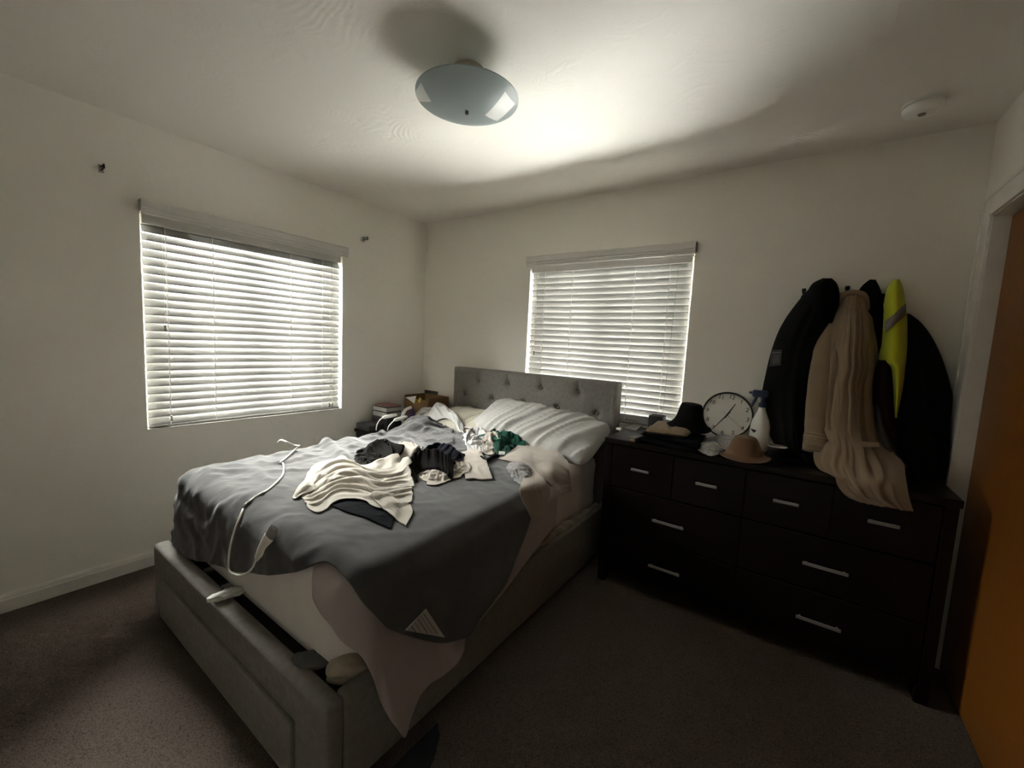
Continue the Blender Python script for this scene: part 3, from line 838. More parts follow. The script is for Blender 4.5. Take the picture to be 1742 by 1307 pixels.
cpx = [(430, 966), (421, 975), (405, 979), (391, 972), (389, 955), (393, 925), (402, 895), (413, 868), (416, 860), (424, 853), (440, 842), (458, 832), (471, 820), (481, 808), (483, 795), (481, 788), (477, 787), (486, 780), (499, 768), (511, 757)]
cp2 = spline([(x, y, 0) for x, y in cpx], 150)
pts = np.array([lift(x, y, .010) for x, y, _ in cp2])
for _ in range(3): pts[1:-1] = .5*pts[1:-1]+.25*(pts[2:]+pts[:-2])
cd = Geo().tube(pts, .0042, 8).obj('power_cord', M_CORD, None, smooth=True)
props(cd, 'off-white power cord looping across the charcoal blanket to the plug', 'cord')
pts = [lift(x, y, .012) for x, y in [(511, 759), (500, 757), (488, 752)]]+[at(478, 749, y=float(lift(488, 752)[1])), at(472, 753, y=float(lift(488, 752)[1]))]
cd = Geo().tube(spline(pts, 30), .0042, 8).obj('cord_end', M_CORD, None, smooth=True)
props(cd, 'short white cord end sticking up at the far edge of the bed', 'cord')

# ------------------------------------------------------------------ pillows
def pillow(name, loc, size, rot, mat, label, seed, wr=.012):
    n = 64; m = 44
    U, V = np.meshgrid(np.linspace(-1, 1, n), np.linspace(-1, 1, m), indexing='ij')
    ex, ey, ez = size
    prof = (np.clip(1-np.abs(U)**3.0, 0, 1)*np.clip(1-np.abs(V)**2.6, 0, 1))**.5
    cr = 1-.10*(np.abs(U)*np.abs(V))**4
    x = U*ex/2*cr*(1-.03*(1-np.abs(V)**2)*np.abs(U)); y = V*ey/2*cr*(1-.03*(1-U**2)*np.abs(V))
    ww = vnoise(U*2, V*1.0, seed)*1.2
    fold = np.clip(ridge(U*9-V*2.2+ww, V*.35+3, seed+1)-.30, 0, 1)**1.3*wr*2.6+np.clip(ridge(U*19-V*4.6+ww*2, V*.6, seed+2)-.35, 0, 1)**1.3*wr*1.1
    fl = fold*np.clip(.45+.55*np.abs(V), 0, 1)
    zt = ez*.55*prof+fl*(prof**.35); zb = -ez*.30*prof
    vt = np.stack([x, y, zt], -1).reshape(-1, 3); vb = np.stack([x, y, zb-.0005], -1).reshape(-1, 3)
    F = grid_faces(n, m); k = n*m
    F = F+[tuple(i+k for i in f[::-1]) for f in grid_faces(n, m)]
    ring = [i*m for i in range(n)]+[(n-1)*m+j for j in range(1, m)]+[i*m+m-1 for i in range(n-2, -1, -1)]+[j for j in range(m-2, 0, -1)]
    F += [(ring[i], ring[(i+1) % len(ring)], ring[(i+1) % len(ring)]+k, ring[i]+k) for i in range(len(ring))]
    Mx = Matrix.Translation(loc) @ (Matrix.Rotation(rot[2], 4, 'Z') @ Matrix.Rotation(rot[1], 4, 'Y') @ Matrix.Rotation(rot[0], 4, 'X'))
    vv = np.vstack([vt, vb]); R3 = np.array(Mx.to_3x3()); vv = vv @ R3.T+np.array(loc)
    o = mesh_obj(name, vv, F, mat)
    md = o.modifiers.new('subdivision', 'SUBSURF'); md.levels = 1; md.render_levels = 1
    props(o, label, 'pillow')
    h_add(vv[:k].reshape(n, m, 3), .004)
    return o
pillow('pillow', (1.478, -.295, .790), (1.04, .43, .20), (R_(30), R_(3), R_(-4)), M_PILLOW, 'large wrinkled silver grey pillow leaning on the right of the headboard', 31, .020)
pillow('pillow', (.84, -.30, .735), (.62, .42, .16), (R_(14), 0, R_(2)), M_CREAMPIL, 'cream pillow lying against the left of the headboard', 47, .010)

# ------------------------------------------------------------------ loose clothes on the bed
def z1(a, b): return (480+a/2.9707, 660+b/2.9707)
def garment(name, mat, label, cat, top, bottom, left, right, ex=1.3, ey=1.1, fu=8, fv=3, amp=.012, puff=0, seed=0, bend=.06, pull=.04, zz=.70, conv=z1, thick=.003, levels=((14, 140), (28, 70), (56, 25)), back=None, hmax=.80):
    """outlines in photo pixels, laid down at bed height; the cloth is larger than its outline and buckles"""
    def cv(L_):
        return [at(*conv(q[0], q[1]), z=(q[2] if len(q) > 2 else zz)) for q in L_]
    S = coons(cv(top), cv(bottom), cv(left), cv(right), 40, 40)
    lift_ = S[..., 2]-zz
    raised = lift_.max() > .02
    if raised and back is None:
        # the far side falls back down to the bed
        d = S[:, 0, :2]-S[:, 6, :2]; d /= np.linalg.norm(d, axis=-1, keepdims=True)+1e-9
        ext = []
        for q in (1.0, .55, .2):
            e = S[:, 0].copy(); e[:, :2] += d*(q*.05+.5*q*lift_[:, :1]); e[:, 2] = zz+lift_[:, 0]*(1-q)**.6; ext.append(e)
        S = np.concatenate([np.stack(ext, 1), S], 1)
    U, V = np.meshgrid(np.linspace(0, 1, S.shape[0]), np.linspace(0, 1, S.shape[1]), indexing='ij')
    Hh = np.minimum(h_at(S[..., 0], S[..., 1]), hmax)
    T3 = S.copy(); T3[..., 2] = np.maximum(S[..., 2]-(zz-.695), Hh+.004)+puff*(np.sin(math.pi*U)*np.sin(math.pi*V))**.6
    P = relax_mr(T3, ex, ey, bed_coll(.004, hmax), pull, .035 if (raised or puff) else 0, amp, fu, fv, seed, bend, .0004, up=(0, 0, 1), levels=levels)
    o = sheet(name, P, mat, None, thick)
    props(o, label, cat)
    h_add(P, .004)
    return o

# white quilt lump and sheet end beside the cream pillow
z7 = lambda a, b: (600+a/3.787, 600+b/3.787)
garment('quilt', M_WHITE, 'white quilt end bunched up beside the cream pillow', 'quilt',
        [(415, 380, .80), (450, 325, .83), (520, 318, .83), (570, 345, .80)], [(480, 430), (600, 440), (680, 470), (740, 500)], [(415, 380, .80), (430, 400), (480, 430)], [(570, 345, .80), (640, 420), (740, 500)],
        ex=1.35, ey=1.3, fu=6, fv=3, puff=.09, hmax=.78, seed=3, conv=z7, zz=.76)
garment('bed_linen', M_WHITE, 'crumpled white bed linen between the pillows and the blanket', 'bed linen',
        [(610, 430), (700, 430), (790, 450), (880, 440)], [(650, 480), (740, 500), (800, 500), (900, 480)], [(610, 430), (630, 455), (650, 480)], [(880, 440), (890, 460), (900, 480)],
        ex=1.4, ey=1.4, fu=7, fv=3, amp=.02, hmax=0.745, seed=5, conv=z7, zz=.73)

garment('t_shirt', M_WHITE, 'crumpled bright white t-shirt next to the green top', 't-shirt',
        [(930, 225, .78), (955, 195, .78), (990, 190, .78), (1040, 215, .78)], [(940, 320), (970, 325), (1000, 330), (1030, 320)], [(930, 225, .78), (930, 270), (940, 320)], [(1040, 215, .78), (1035, 260), (1030, 320)],
        ex=1.6, ey=1.5, fu=6, fv=5, amp=.02, puff=.03, hmax=0.745, seed=12, zz=.705)
garment('undershirt', M_OFFWHITE, 'crumpled off-white undershirt between the white t-shirt and the green top', 'undershirt',
        [(1030, 215, .78), (1050, 205, .78), (1080, 220, .78), (1095, 245, .78)], [(1015, 330), (1040, 340), (1065, 335), (1085, 320)], [(1030, 215, .78), (1020, 280), (1015, 330)], [(1095, 245, .78), (1095, 280), (1085, 320)],
        ex=1.6, ey=1.4, fu=6, fv=4, amp=.02, puff=.03, hmax=0.745, seed=15, zz=.705)
garment('green_top', M_GREEN, 'bottle green top crumpled in front of the grey pillow', 'top',
        [(1060, 195, .80), (1100, 190, .80), (1140, 215, .79), (1222, 245, .77)], [(1075, 325), (1110, 335), (1140, 332), (1170, 320)], [(1060, 195, .80), (1080, 260), (1075, 325)], [(1222, 245, .77), (1215, 280), (1170, 320)],
        ex=1.6, ey=1.5, fu=5, fv=4, amp=.025, puff=.04, hmax=0.745, seed=18, zz=.71)
garment('folded_towel', M_OFFWHITE, 'off-white folded towel lying flat right of the clothes heap', 'towel',
        [(905, 335), (940, 330), (970, 330), (1000, 332)], [(928, 465), (970, 462), (1020, 466), (1060, 463)], [(905, 335), (915, 400), (928, 465)], [(1000, 332), (1030, 385), (1060, 463)],
        ex=1.10, ey=1.26, fu=2, fv=6, amp=.014, seed=22, thick=.006)
garment('beige_top', M_OFFWHITE, 'off-white vest crumpled under the dark clothes heap', 'vest',
        [(700, 400), (770, 400), (840, 380), (915, 385)], [(690, 455), (760, 490), (860, 465), (935, 440)], [(700, 400), (690, 430), (690, 455)], [(915, 385), (935, 400), (935, 440)],
        ex=1.7, ey=1.6, fu=7, fv=4, amp=.022, puff=.03, seed=26)
garment('fleece', M_BROWNC, 'charcoal brown fleece in the middle of the clothes heap', 'fleece',
        [(640, 350, .78), (690, 320, .78), (780, 315, .79), (860, 350, .78)], [(600, 445), (680, 440), (740, 410), (810, 440)], [(640, 350, .78), (610, 400), (600, 445)], [(860, 350, .78), (855, 400), (810, 440)],
        ex=1.7, ey=1.6, fu=4, fv=4, amp=.025, puff=.05, seed=29)
garment('printed_shirt', M_NAVY, 'dark navy printed shirt at the back of the clothes heap', 'shirt',
        [(700, 300, .78), (760, 262, .79), (830, 262, .79), (890, 285, .79)], [(740, 335), (800, 335), (850, 350), (905, 360)], [(700, 300, .78), (715, 320), (740, 335)], [(890, 285, .79), (910, 320), (905, 360)],
        ex=1.5, ey=1.4, fu=6, fv=4, amp=.02, puff=.05, seed=33, zz=.73)
garment('pale_shirt', M_OFFWHITE, 'off-white shirt beside the rolled olive sweatshirt', 'shirt',
        [(560, 285, .78), (600, 270, .79), (660, 275, .79), (690, 295, .78)], [(490, 415), (530, 415), (570, 400), (610, 390)], [(560, 285, .78), (530, 350), (490, 415)], [(690, 295, .78), (670, 345), (610, 390)],
        ex=1.6, ey=1.3, fu=5, fv=2, amp=.02, puff=.045, seed=36)
garment('sweatshirt', M_OLIVE, 'dark olive sweatshirt rolled up behind the cream t-shirt', 'sweatshirt',
        [(420, 300, .78), (470, 270, .79), (520, 262, .79), (558, 290, .79)], [(370, 385), (410, 412), (460, 418), (500, 400)], [(420, 300, .78), (390, 345), (370, 385)], [(558, 290, .79), (550, 345), (500, 400)],
        ex=1.5, ey=1.8, fu=3, fv=5, amp=.03, puff=.05, seed=39)
garment('black_shorts', M_DENIM, 'black cloth poking out from under the cream t-shirt', 'clothing',
        [(250, 560), (330, 550), (430, 560), (560, 600)], [(262, 612), (330, 640), (430, 670), (545, 712)], [(250, 560), (255, 590), (262, 612)], [(560, 600), (560, 660), (545, 712)],
        ex=1.1, ey=1.2, fu=4, fv=3, amp=.01, seed=42)
garment('cream_t_shirt', M_CREAM, 'cream t-shirt spread out at the front of the clothes heap', 't-shirt',
        [(95, 525), (170, 430), (245, 365, .74), (340, 365, .74), (420, 405, .73), (520, 415), (600, 400)],
        [(130, 610), (190, 632), (290, 580), (400, 585), (500, 620), (620, 590), (650, 580)],
        [(95, 525), (110, 570), (130, 610)], [(600, 400), (640, 440), (655, 500), (650, 580)],
        ex=1.12, ey=1.45, fu=3, fv=7, amp=.04, puff=.03, bend=.02, seed=45, levels=((20, 160), (40, 40), (80, 8)))
garment('cream_sleeve', M_CREAM, 'cream t-shirt', 't-shirt',
        [(500, 560), (560, 575), (600, 595), (648, 602)], [(450, 585), (510, 630), (570, 668), (625, 702)], [(500, 560), (480, 570), (450, 585)], [(648, 602), (655, 640), (625, 702)],
        ex=1.05, ey=1.2, fu=2, fv=4, amp=.01, puff=.02, seed=48)
garment('cream_sleeve', M_CREAM, 'cream t-shirt', 't-shirt',
        [(120, 480), (100, 500), (80, 525), (62, 545)], [(165, 545), (130, 548), (95, 560), (62, 568)], [(120, 480), (150, 510), (165, 545)], [(62, 545), (58, 558), (62, 568)],
        ex=1.05, ey=1.25, fu=2, fv=4, amp=.01, puff=.025, seed=50)
# merge the two sleeves into the cream t-shirt as its parts
_ct = bpy.data.objects['cream_t_shirt']
for nm in ('cream_sleeve', 'cream_sleeve.001'):
    o = bpy.data.objects[nm]; put_under(o, _ct); o.name = 'sleeve'
    for kx in ('label', 'category'): del o[kx]

# the jersey's sides hang down the mattress side
def hang(name, mat, rows, label, cat, nu, nv, seed, ex=1.15, ey=1.05, fu=5, fv=2, amp=.012, xmin=1.925, parent=None):
    T3 = lattice(rows, nu, nv)
    def c(P):
        lowm = P[..., 2] < .66
        P[..., 0] = np.where(lowm, np.maximum(P[..., 0], xmin), P[..., 0])
        h = np.minimum(h_at(P[..., 0], P[..., 1]), .715)+.003
        P[..., 2] = np.where(P[..., 0] < xmin-.05, np.maximum(P[..., 2], h), P[..., 2])
    P = relax_mr(T3, ex, ey, c, .06, .06, amp, fu, fv, seed, .06, .0002, up=(.8, -.3, .5), levels=((12, 120), (24, 60), (48, 25)))
    o = sheet(name, P, mat, parent, .003)
    if label: props(o, label, cat)
    return o
z3 = lambda a, b: (820+a/5.9417, 680+b/5.9417)
B3 = lambda a, b, **k: at(*z3(a, b), **k)
hang('jersey', M_BEIGEW, [
    [B3(250, 575, z=.705), B3(430, 455, z=.70), B3(570, 520, z=.70), B3(740, 560, z=.70), B3(865, 620, z=.69)],
    [B3(180, 590, z=.712), B3(390, 545, z=.735), B3(560, 590, z=.735), B3(720, 610, z=.725), B3(872, 700, x=1.94)],
    [B3(230, 605, z=.712), B3(400, 630, z=.735), B3(560, 675, z=.72), B3(720, 720, x=1.945), B3(882, 790, x=1.957)],
    [B3(380, 645, z=.712), B3(500, 700, z=.71), B3(620, 790, x=1.952), B3(760, 860, x=1.967), B3(892, 860, x=1.966)],
    [B3(460, 685, z=.705), B3(560, 760, x=1.937), B3(680, 850, x=1.962), B3(790, 937, x=1.972), B3(895, 915, x=1.966)]],
    'light beige jersey lying across the right edge of the mattress below the grey pillow', 'jersey', 44, 40, 71, ex=1.22, ey=1.22, fu=5, fv=3, amp=.016)
hang('hanging_trousers', M_BEIGEW, [
    [B3(470, 700, z=.715), B3(530, 720, z=.715), B3(590, 760, x=1.97)],
    [B3(390, 870, x=2.035), B3(500, 850, x=2.05), B3(640, 830, x=2.04)],
    [B3(400, 980, x=2.04), B3(540, 960, x=2.055), B3(685, 910, x=2.045)],
    [B3(450, 1090, x=2.04), B3(560, 1060, x=2.05), B3(650, 1030, x=2.045)],
    [B3(510, 1215, x=2.04), B3(560, 1180, x=2.04), B3(620, 1100, x=2.04)]],
    'taupe cloth hanging off the right side of the bed below the grey marl top', 'clothing', 34, 40, 75, ex=1.2)

hang('knit_top', M_KNIT, [
    [B3(270, 650, z=.708), B3(340, 612, z=.715), B3(420, 630, z=.725), B3(492, 690, z=.712)],
    [B3(260, 700, z=.706), B3(340, 690, z=.755), B3(430, 690, z=.755), B3(502, 740, z=.72)],
    [B3(310, 785, z=.703), B3(380, 770, z=.735), B3(440, 770, x=1.955), B3(507, 785, x=1.958)],
    [B3(385, 852, x=1.948), B3(420, 860, x=1.968), B3(460, 852, x=1.970), B3(497, 822, x=1.957)]],
    'grey marl top bunched at the right edge of the bed', 'top', 36, 36, 63, ex=1.6, ey=1.5, fu=4, fv=3, amp=.02)
# black strap and white tag between the garments
q0 = [at(*z1(a, b), z=.712) for a, b in ((1005, 350), (1030, 368), (1060, 352), (1095, 340))]
st_ = Geo().tube(spline(q0, 30), .010, 8).obj('strap', M_BLACKC, None, smooth=True); props(st_, 'black strap between the folded towel and the undershirt', 'strap')
tg = at(*z1(1110, 330), z=.735)
o = Geo().box((-.018, -.012, -.004), (.018, .012, .004), .002, mat=Matrix.Translation(tg) @ Matrix.Rotation(.5, 4, 'Z') @ Matrix.Rotation(.5, 4, 'X')).obj('swing_tag', M_PAPER); props(o, 'small white tag below the green top', 'tag')

# ------------------------------------------------------------------ things in the gap at the foot of the bed
def blob(name, mat, c, ax, r, label, cat, seed, parent=None, nz=1.0):
    """small crumpled stuffed shape along an axis"""
    pts = spline(ax, 24); n = 24
    V = []
    for i, p_ in enumerate(pts):
        t = i/23; rr = r*(np.sin(math.pi*(.06+.88*t))**.5)
        tg_ = pts[min(i+1, 23)]-pts[max(i-1, 0)]; tg_ /= np.linalg.norm(tg_)
        a = np.cross(tg_, [0, 0, 1.0]); a /= np.linalg.norm(a); b = np.cross(a, tg_)
        for k in range(n):
            th = 2*math.pi*k/n
            q = 1+nz*(.7*float(vnoise(t*7, 6*math.sin(math.pi*k/n), seed))+.5*float(vnoise(t*16, 12*math.sin(math.pi*k/n), seed+1)))
            V.append(p_+a*math.cos(th)*rr*q*1.25+b*math.sin(th)*rr*q*.75)
    F = [(i*n+k, i*n+(k+1) % n, (i+1)*n+(k+1) % n, (i+1)*n+k) for i in range(23) for k in range(n)]+[tuple(range(n)), tuple(23*n+k for k in range(n))]
    o = mesh_obj(name, V, F, mat, parent)
    md = o.modifiers.new('subdivision', 'SUBSURF'); md.levels = 1; md.render_levels = 1
    if label: props(o, label, cat)
    return o
blob('paper_tissue', M_PAPER, None, [at(352, 1020, z=.358), at(375, 1014, z=.362), at(398, 1008, z=.36), at(418, 1002, z=.352)], .022, 'crumpled white paper tissue on the foot end of the bed frame', 'tissue', 81)
blob('sock', M_SOCK, None, [at(500, 1118, z=.338), at(522, 1122, z=.342), at(545, 1124, z=.338), at(572, 1118, z=.333)], .030, 'dark grey sock wedged between the mattress and the footboard', 'sock', 83, None, .45)
# worn sneaker, toe showing
ea = at(588, 1137, z=.325)
sn = empty('sneaker', ea, 'worn cream sneaker stuffed in the bed frame corner at the foot', 'shoe')
blob('upper', M_SNEAKER, None, [at(556, 1140, z=.338), at(580, 1132, z=.350), at(605, 1128, z=.352), at(632, 1122, z=.345)], .036, None, None, 85, sn, .3)
blob('sole', M_OFFWHITE, None, [at(557, 1150, z=.318), at(582, 1148, z=.320), at(606, 1142, z=.320), at(632, 1134, z=.318)], .030, None, None, 87, sn, .2)
# beige plush throw squeezed between mattress and right rail
pts = [at(1010, 856, x=1.935)+np.array([0, .02, .03]), at(985, 868, x=1.937), at(960, 890, x=1.94), at(935, 912, x=1.94), at(905, 935, x=1.942), at(880, 958, x=1.945)]
pts = [np.array([1.945, p_[1], .350]) for p_ in pts]
o = Geo().tube(spline(pts, 60)+np.array([[.004*math.sin(i*.7), 0, .006*math.sin(i*.9)] for i in range(60)]), [.024*(.45+.55*math.sin(math.pi*min(1, (i+1)/26)/2)) if i < 26 else .024*max(.3, 1-(i-26)/48) for i in range(60)], 12).obj('plush_throw', M_PLUSH, None, smooth=True)
props(o, 'beige plush throw edge squeezed between the mattress and the right bed rail', 'throw')

# dark cloth on the carpet by the bed corner
def floor_cloth():
    top = [at(655, 1298, z=.01)[:2], at(690, 1270, z=.01)[:2], at(705, 1230, z=.01)[:2], at(722, 1215, z=.01)[:2]]
    bot = [at(690, 1325, z=.01)[:2], at(715, 1320, z=.01)[:2], at(735, 1295, z=.01)[:2], at(748, 1250, z=.01)[:2]]
    top = [np.array([max(q[0], 2.02), q[1]]) for q in top]; bot = [np.array([max(q[0], 2.04), q[1]]) for q in bot]
    S = coons(top, bot, [top[0], (top[0]+bot[0])/2, bot[0]], [top[-1], (top[-1]+bot[-1])/2, bot[-1]], 40, 30)
    T3 = np.concatenate([S, np.full(S.shape[:2]+(1,), .006)], -1)
    def c(P):
        P[..., 2] = np.maximum(P[..., 2], .005); P[..., 0] = np.maximum(P[..., 0], 2.0)
    P = relax(T3, 1.3, 1.5, 140, c, .05, 0, .02, 6, 4, 91, .06, .0006, up=(0, 0, 1))
    o = sheet('dark_trousers', P, M_DARKBLUE); props(o, 'dark blue trousers crumpled on the carpet beside the foot corner of the bed', 'trousers')
floor_cloth()

# ------------------------------------------------------------------ nightstand in the far corner with its clutter
ns = empty('nightstand', (.25, -.4, 0), 'black nightstand in the corner behind the bed', 'nightstand')
Geo().box((.03, -.74, .06), (.46, -.06, .60), .004).obj('body', M_DRESSER, ns)
Geo().box((.02, -.75, .60), (.475, -.05, .625), .005).obj('top', M_DRESSER, ns)
for k_, (za, zb) in enumerate(((.09, .33), (.345, .585))):
    d_ = Geo().box((.458, -.72, za), (.472, -.08, zb), .003).obj('drawer', M_DRESSER, ns)
    Geo().box((.472, -.45, (za+zb)/2-.006), (.488, -.35, (za+zb)/2+.006), .003).obj('handle', M_NICKEL, d_)
for fx in (.06, .43):
    for fy in (-.71, -.09): Geo().box((fx-.02, fy-.02, 0), (fx+.02, fy+.02, .06), .003).obj('leg', M_DRESSER, ns)
def stack_box(name, a, b, mat, label, cat, rot=0, side=None, sidename='pages'):
    c = ((a[0]+b[0])/2, (a[1]+b[1])/2, a[2]); h = (np.array(b)-np.array(a))/2
    e = empty(name, c, label, cat)
    Mx = Matrix.Translation(c) @ Matrix.Rotation(rot, 4, 'Z')
    hh = h[2]*2
    if side is None:
        Geo().box((-h[0], -h[1], 0), (h[0], h[1], hh), .002, mat=Mx).obj('box_body', mat, e)
        Geo().box((-h[0]-.001, -h[1]-.001, hh*.62), (h[0]+.001, h[1]+.001, hh+.001), .002, mat=Mx).obj('lid', mat, e)
    else:
        g = Geo(); g.box((-h[0], -h[1], 0), (h[0], h[1], .004), .001, mat=Mx); g.box((-h[0], -h[1], hh-.004), (h[0], h[1], hh), .001, mat=Mx); g.box((-h[0], -h[1], 0), (-h[0]+.004, h[1], hh), .001, mat=Mx)
        g.obj('cover', mat, e)
        Geo().box((-h[0]+.004, -h[1]+.003, .004), (h[0]-.004, h[1]-.003, hh-.004), 0, mat=Mx).obj(sidename, side, e)
    return e
stack_box('storage_box', (.035, -.74, .626), (.20, -.60, .668), M_DARKBX, 'low charcoal box at the near edge of the nightstand', 'box')
stack_box('black_box', (.05, -.60, .669-.043), (.245, -.45, .72), M_DARKBX, 'black box at the bottom of the book stack on the nightstand', 'box')
stack_box('book', (.05, -.60, .7215), (.245, -.45, .765), M_DARKBX, 'thick dark book in the middle of the nightstand stack', 'book', 0, M_GREYBX)
stack_box('book', (.05, -.60, .7665), (.24, -.45, .806), M_DARKBX, 'thick dark book under the maroon book on the nightstand', 'book', 0, M_GREYBX)
stack_box('book', (.075, -.585, .8075), (.242, -.455, .820), M_REDBK, 'thin maroon book on top of the nightstand stack', 'book', .06, M_GREYBX)
# clothes iron, purple and white
e = empty('clothes_iron', (.355, -.43, .626), 'purple and white iron standing beside the book stack', 'iron')
Geo().lathe([(.0, 0), (.055, .004), (.058, .02), (.05, .05), (.04, .10), (.025, .15), (.008, .185), (0, .19)], (.345, -.43, .626), 24, sx=1, sy=.8).obj('body', M_PURPLE, e, smooth=True)
Geo().tube(spline([(.345, -.48, .66), (.345, -.53, .72), (.345, -.50, .79), (.345, -.44, .81)], 20), .013, 10).obj('handle', M_WHITEPL, e, smooth=True)
# open cardboard box with an envelope and a yellow card
q0 = at(690, 672, y=-.20); q1 = at(748, 680, y=-.12)
e = empty('cardboard_box', (.26, -.2, .626), 'open brown cardboard box holding papers in the corner', 'box')
bx0, bx1, by0, by1, bz1 = .10, .41, -.30, -.06, .878
g = Geo()
for a, b in (((bx0, by0, .626), (bx1, by1, .630)), ((bx0, by0, .626), (bx0+.004, by1, bz1)), ((bx1-.004, by0, .626), (bx1, by1, bz1)), ((bx0, by0, .626), (bx1, by0+.004, bz1-.02)), ((bx0, by1-.004, .626), (bx1, by1, bz1))):
    g.box(a, b, .001)
g.obj('carton', M_CARDB, e)
Geo().box((bx0, by1-.004, bz1), (bx1-.14, by1+.0, bz1+.03), .001).obj('flap', M_DARKBX, e)
env = Geo().add([at(690, 676, y=-.305), at(708, 674, y=-.305), at(705, 687, y=-.31), at(690, 676, y=-.308), at(708, 674, y=-.308), at(705, 687, y=-.313)], [(0, 1, 2), (5, 4, 3), (0, 3, 4, 1), (1, 4, 5, 2), (2, 5, 3, 0)])
o = env.obj('envelope', M_PAPER); props(o, 'white envelope sticking out of the cardboard box', 'envelope')
q = at(714, 681, y=-.315)
o = Geo().box((-.014, -.002, -.022), (.014, .002, .022), .001, mat=Matrix.Translation(q) @ Matrix.Rotation(.5, 4, 'Y')).obj('yellow_card', M_YELLOW); props(o, 'small yellow card tucked in the cardboard box', 'card')
# two white remote plugs with cords by the bed edge
for (c0, c1, tail, lab) in (((651, 710.5), (675, 706), [(652, 711), (645, 716), (641, 724), (640, 733)], 'white cord switch lying nearest the wall on the nightstand side of the bed'),
                            ((671, 715), (692, 709), [(672, 716), (666, 720), (661, 726), (659, 733)], 'white cord switch resting beside the bunched end of the blanket')):
    zc = .765; a, b = at(*c0, z=zc), at(*c1, z=zc+.004)
    e = empty('cord_switch', a, lab, 'switch')
    ax = b-a; L2 = np.linalg.norm(ax); rot = Vector((0, 0, 1)).rotation_difference(Vector(ax/L2)).to_matrix().to_4x4()
    Geo().lathe([(0, 0), (.012, .002), (.017, .02), (.018, L2*.6), (.013, L2*.95), (0, L2)], a, 16, mat=rot, sx=1, sy=.8).obj('switch_body', M_WHITEPL, e, smooth=True)
    Geo().tube(spline([a]+[at(x, y, y=float(a[1]-.01)) for x, y in tail[1:]], 24), .004, 8).obj('cord', M_WHITEPL, e, smooth=True)

# ------------------------------------------------------------------ dresser
DX0, DX1, DYF, DYB, DZ = 2.075, 3.520, -.490, -.025, .868
dr = empty('dresser', ((DX0+DX1)/2, -.25, 0), 'long dark espresso dresser with eight drawers against the back wall', 'dresser')
Geo().box((DX0, DYF-.012, DZ-.032), (DX1, DYB, DZ), .004).obj('top', M_DRESSER, dr)
g = Geo(); g.box((DX0+.006, DYF, .075), (DX0+.046, DYB, DZ-.032), .003); g.box((DX1-.046, DYF, .075), (DX1-.006, DYB, DZ-.032), .003)
g.box((DX0+.046, DYF+.022, .075), (DX1-.046, DYB, .10)); g.box((DX0+.046, DYB-.02, .10), (DX1-.046, DYB, DZ-.032))
g.box((DX0+.046, DYF+.020, .10), (DX1-.046, DYF+.034, DZ-.032))
g.obj('carcass', M_DRESSER, dr)
for fx in (DX0+.03, DX1-.03):
    for fy in (DYF+.03, DYB-.03):
        Geo().box((fx-.024, fy-.028, 0), (fx+.024, fy+.028, .075), .006).obj('foot', M_DRESSER, dr)
xa, xb = DX0+.049, DX1-.049
def drawer(x0, x1, z0, z1, hw, hz):
    d = Geo().box((x0+.002, DYF-.001, z0+.002), (x1-.002, DYF+.020, z1-.002), .003).obj('drawer', M_DRESSER, dr)
    xm = (x0+x1)/2
    g = Geo(); g.box((xm-hw/2, DYF-.024, hz-.0075), (xm+hw/2, DYF-.016, hz+.0075), .0025)
    for sx in (-1, 1): g.box((xm+sx*(hw/2-.014)-.004, DYF-.020, hz-.004), (xm+sx*(hw/2-.014)+.004, DYF, hz+.004), .001)
    g.obj('handle', M_NICKEL, d)
w4 = (xb-xa)/4
for k_ in range(4): drawer(xa+k_*w4, xa+(k_+1)*w4, .590, .832, .10, .716)
for k_ in range(2):
    drawer(xa+k_*2*w4, xa+(k_+1)*2*w4, .338, .587, .163, .460)
    drawer(xa+k_*2*w4, xa+(k_+1)*2*w4, .085, .335, .163, .203)

# ------------------------------------------------------------------ things on the dresser
ZD = DZ+.001
def z1000(a, b): return (1000+a/4.355, 640+b/4.355)
# wall clock leaning on the wall
cc = np.array(at(*z1000(1032, 288), y=-.065))
ck = empty('wall_clock', (cc[0], cc[1], cc[2]-.13), 'round white wall clock with a thin black rim leaning behind the tan hat', 'clock')
lean, yw, spin = R_(10), R_(6), R_(-8.5)
MC = Matrix.Translation(cc) @ Matrix.Rotation(yw, 4, 'Z') @ Matrix.Rotation(-lean, 4, 'X') @ Matrix.Rotation(R_(90), 4, 'X') @ Matrix.Rotation(spin, 4, 'Z')
RC = .134
def lz(prof): return Geo().lathe(prof, (0, 0, 0), 64, mat=MC)
lz([(0, -.018), (RC-.004, -.018), (RC, -.012), (RC, .004), (RC-.002, .007), (RC-.008, .007), (RC-.009, .001), (RC-.009, -.016), (0, -.016)]).obj('rim', M_BLACKPL, ck, smooth=True)
lz([(0, -.004), (RC-.0075, -.004), (RC-.0075, .0), (0, .0)]).obj('face', M_CLOCKF, ck, smooth=True)
def text_mesh(body, size):
    cu = bpy.data.curves.new('t', 'FONT'); cu.body = body; cu.size = size; cu.align_x = 'CENTER'; cu.align_y = 'CENTER'; cu.extrude = .0004
    o = bpy.data.objects.new('t', cu); COL.objects.link(o)
    bpy.context.view_layer.update()
    me = bpy.data.meshes.new_from_object(o.evaluated_get(bpy.context.evaluated_depsgraph_get()))
    v = [tuple(x.co) for x in me.vertices]; f = [tuple(p_.vertices) for p_ in me.polygons]
    bpy.data.objects.remove(o); bpy.data.curves.remove(cu); bpy.data.meshes.remove(me)
    return v, f
g = Geo()
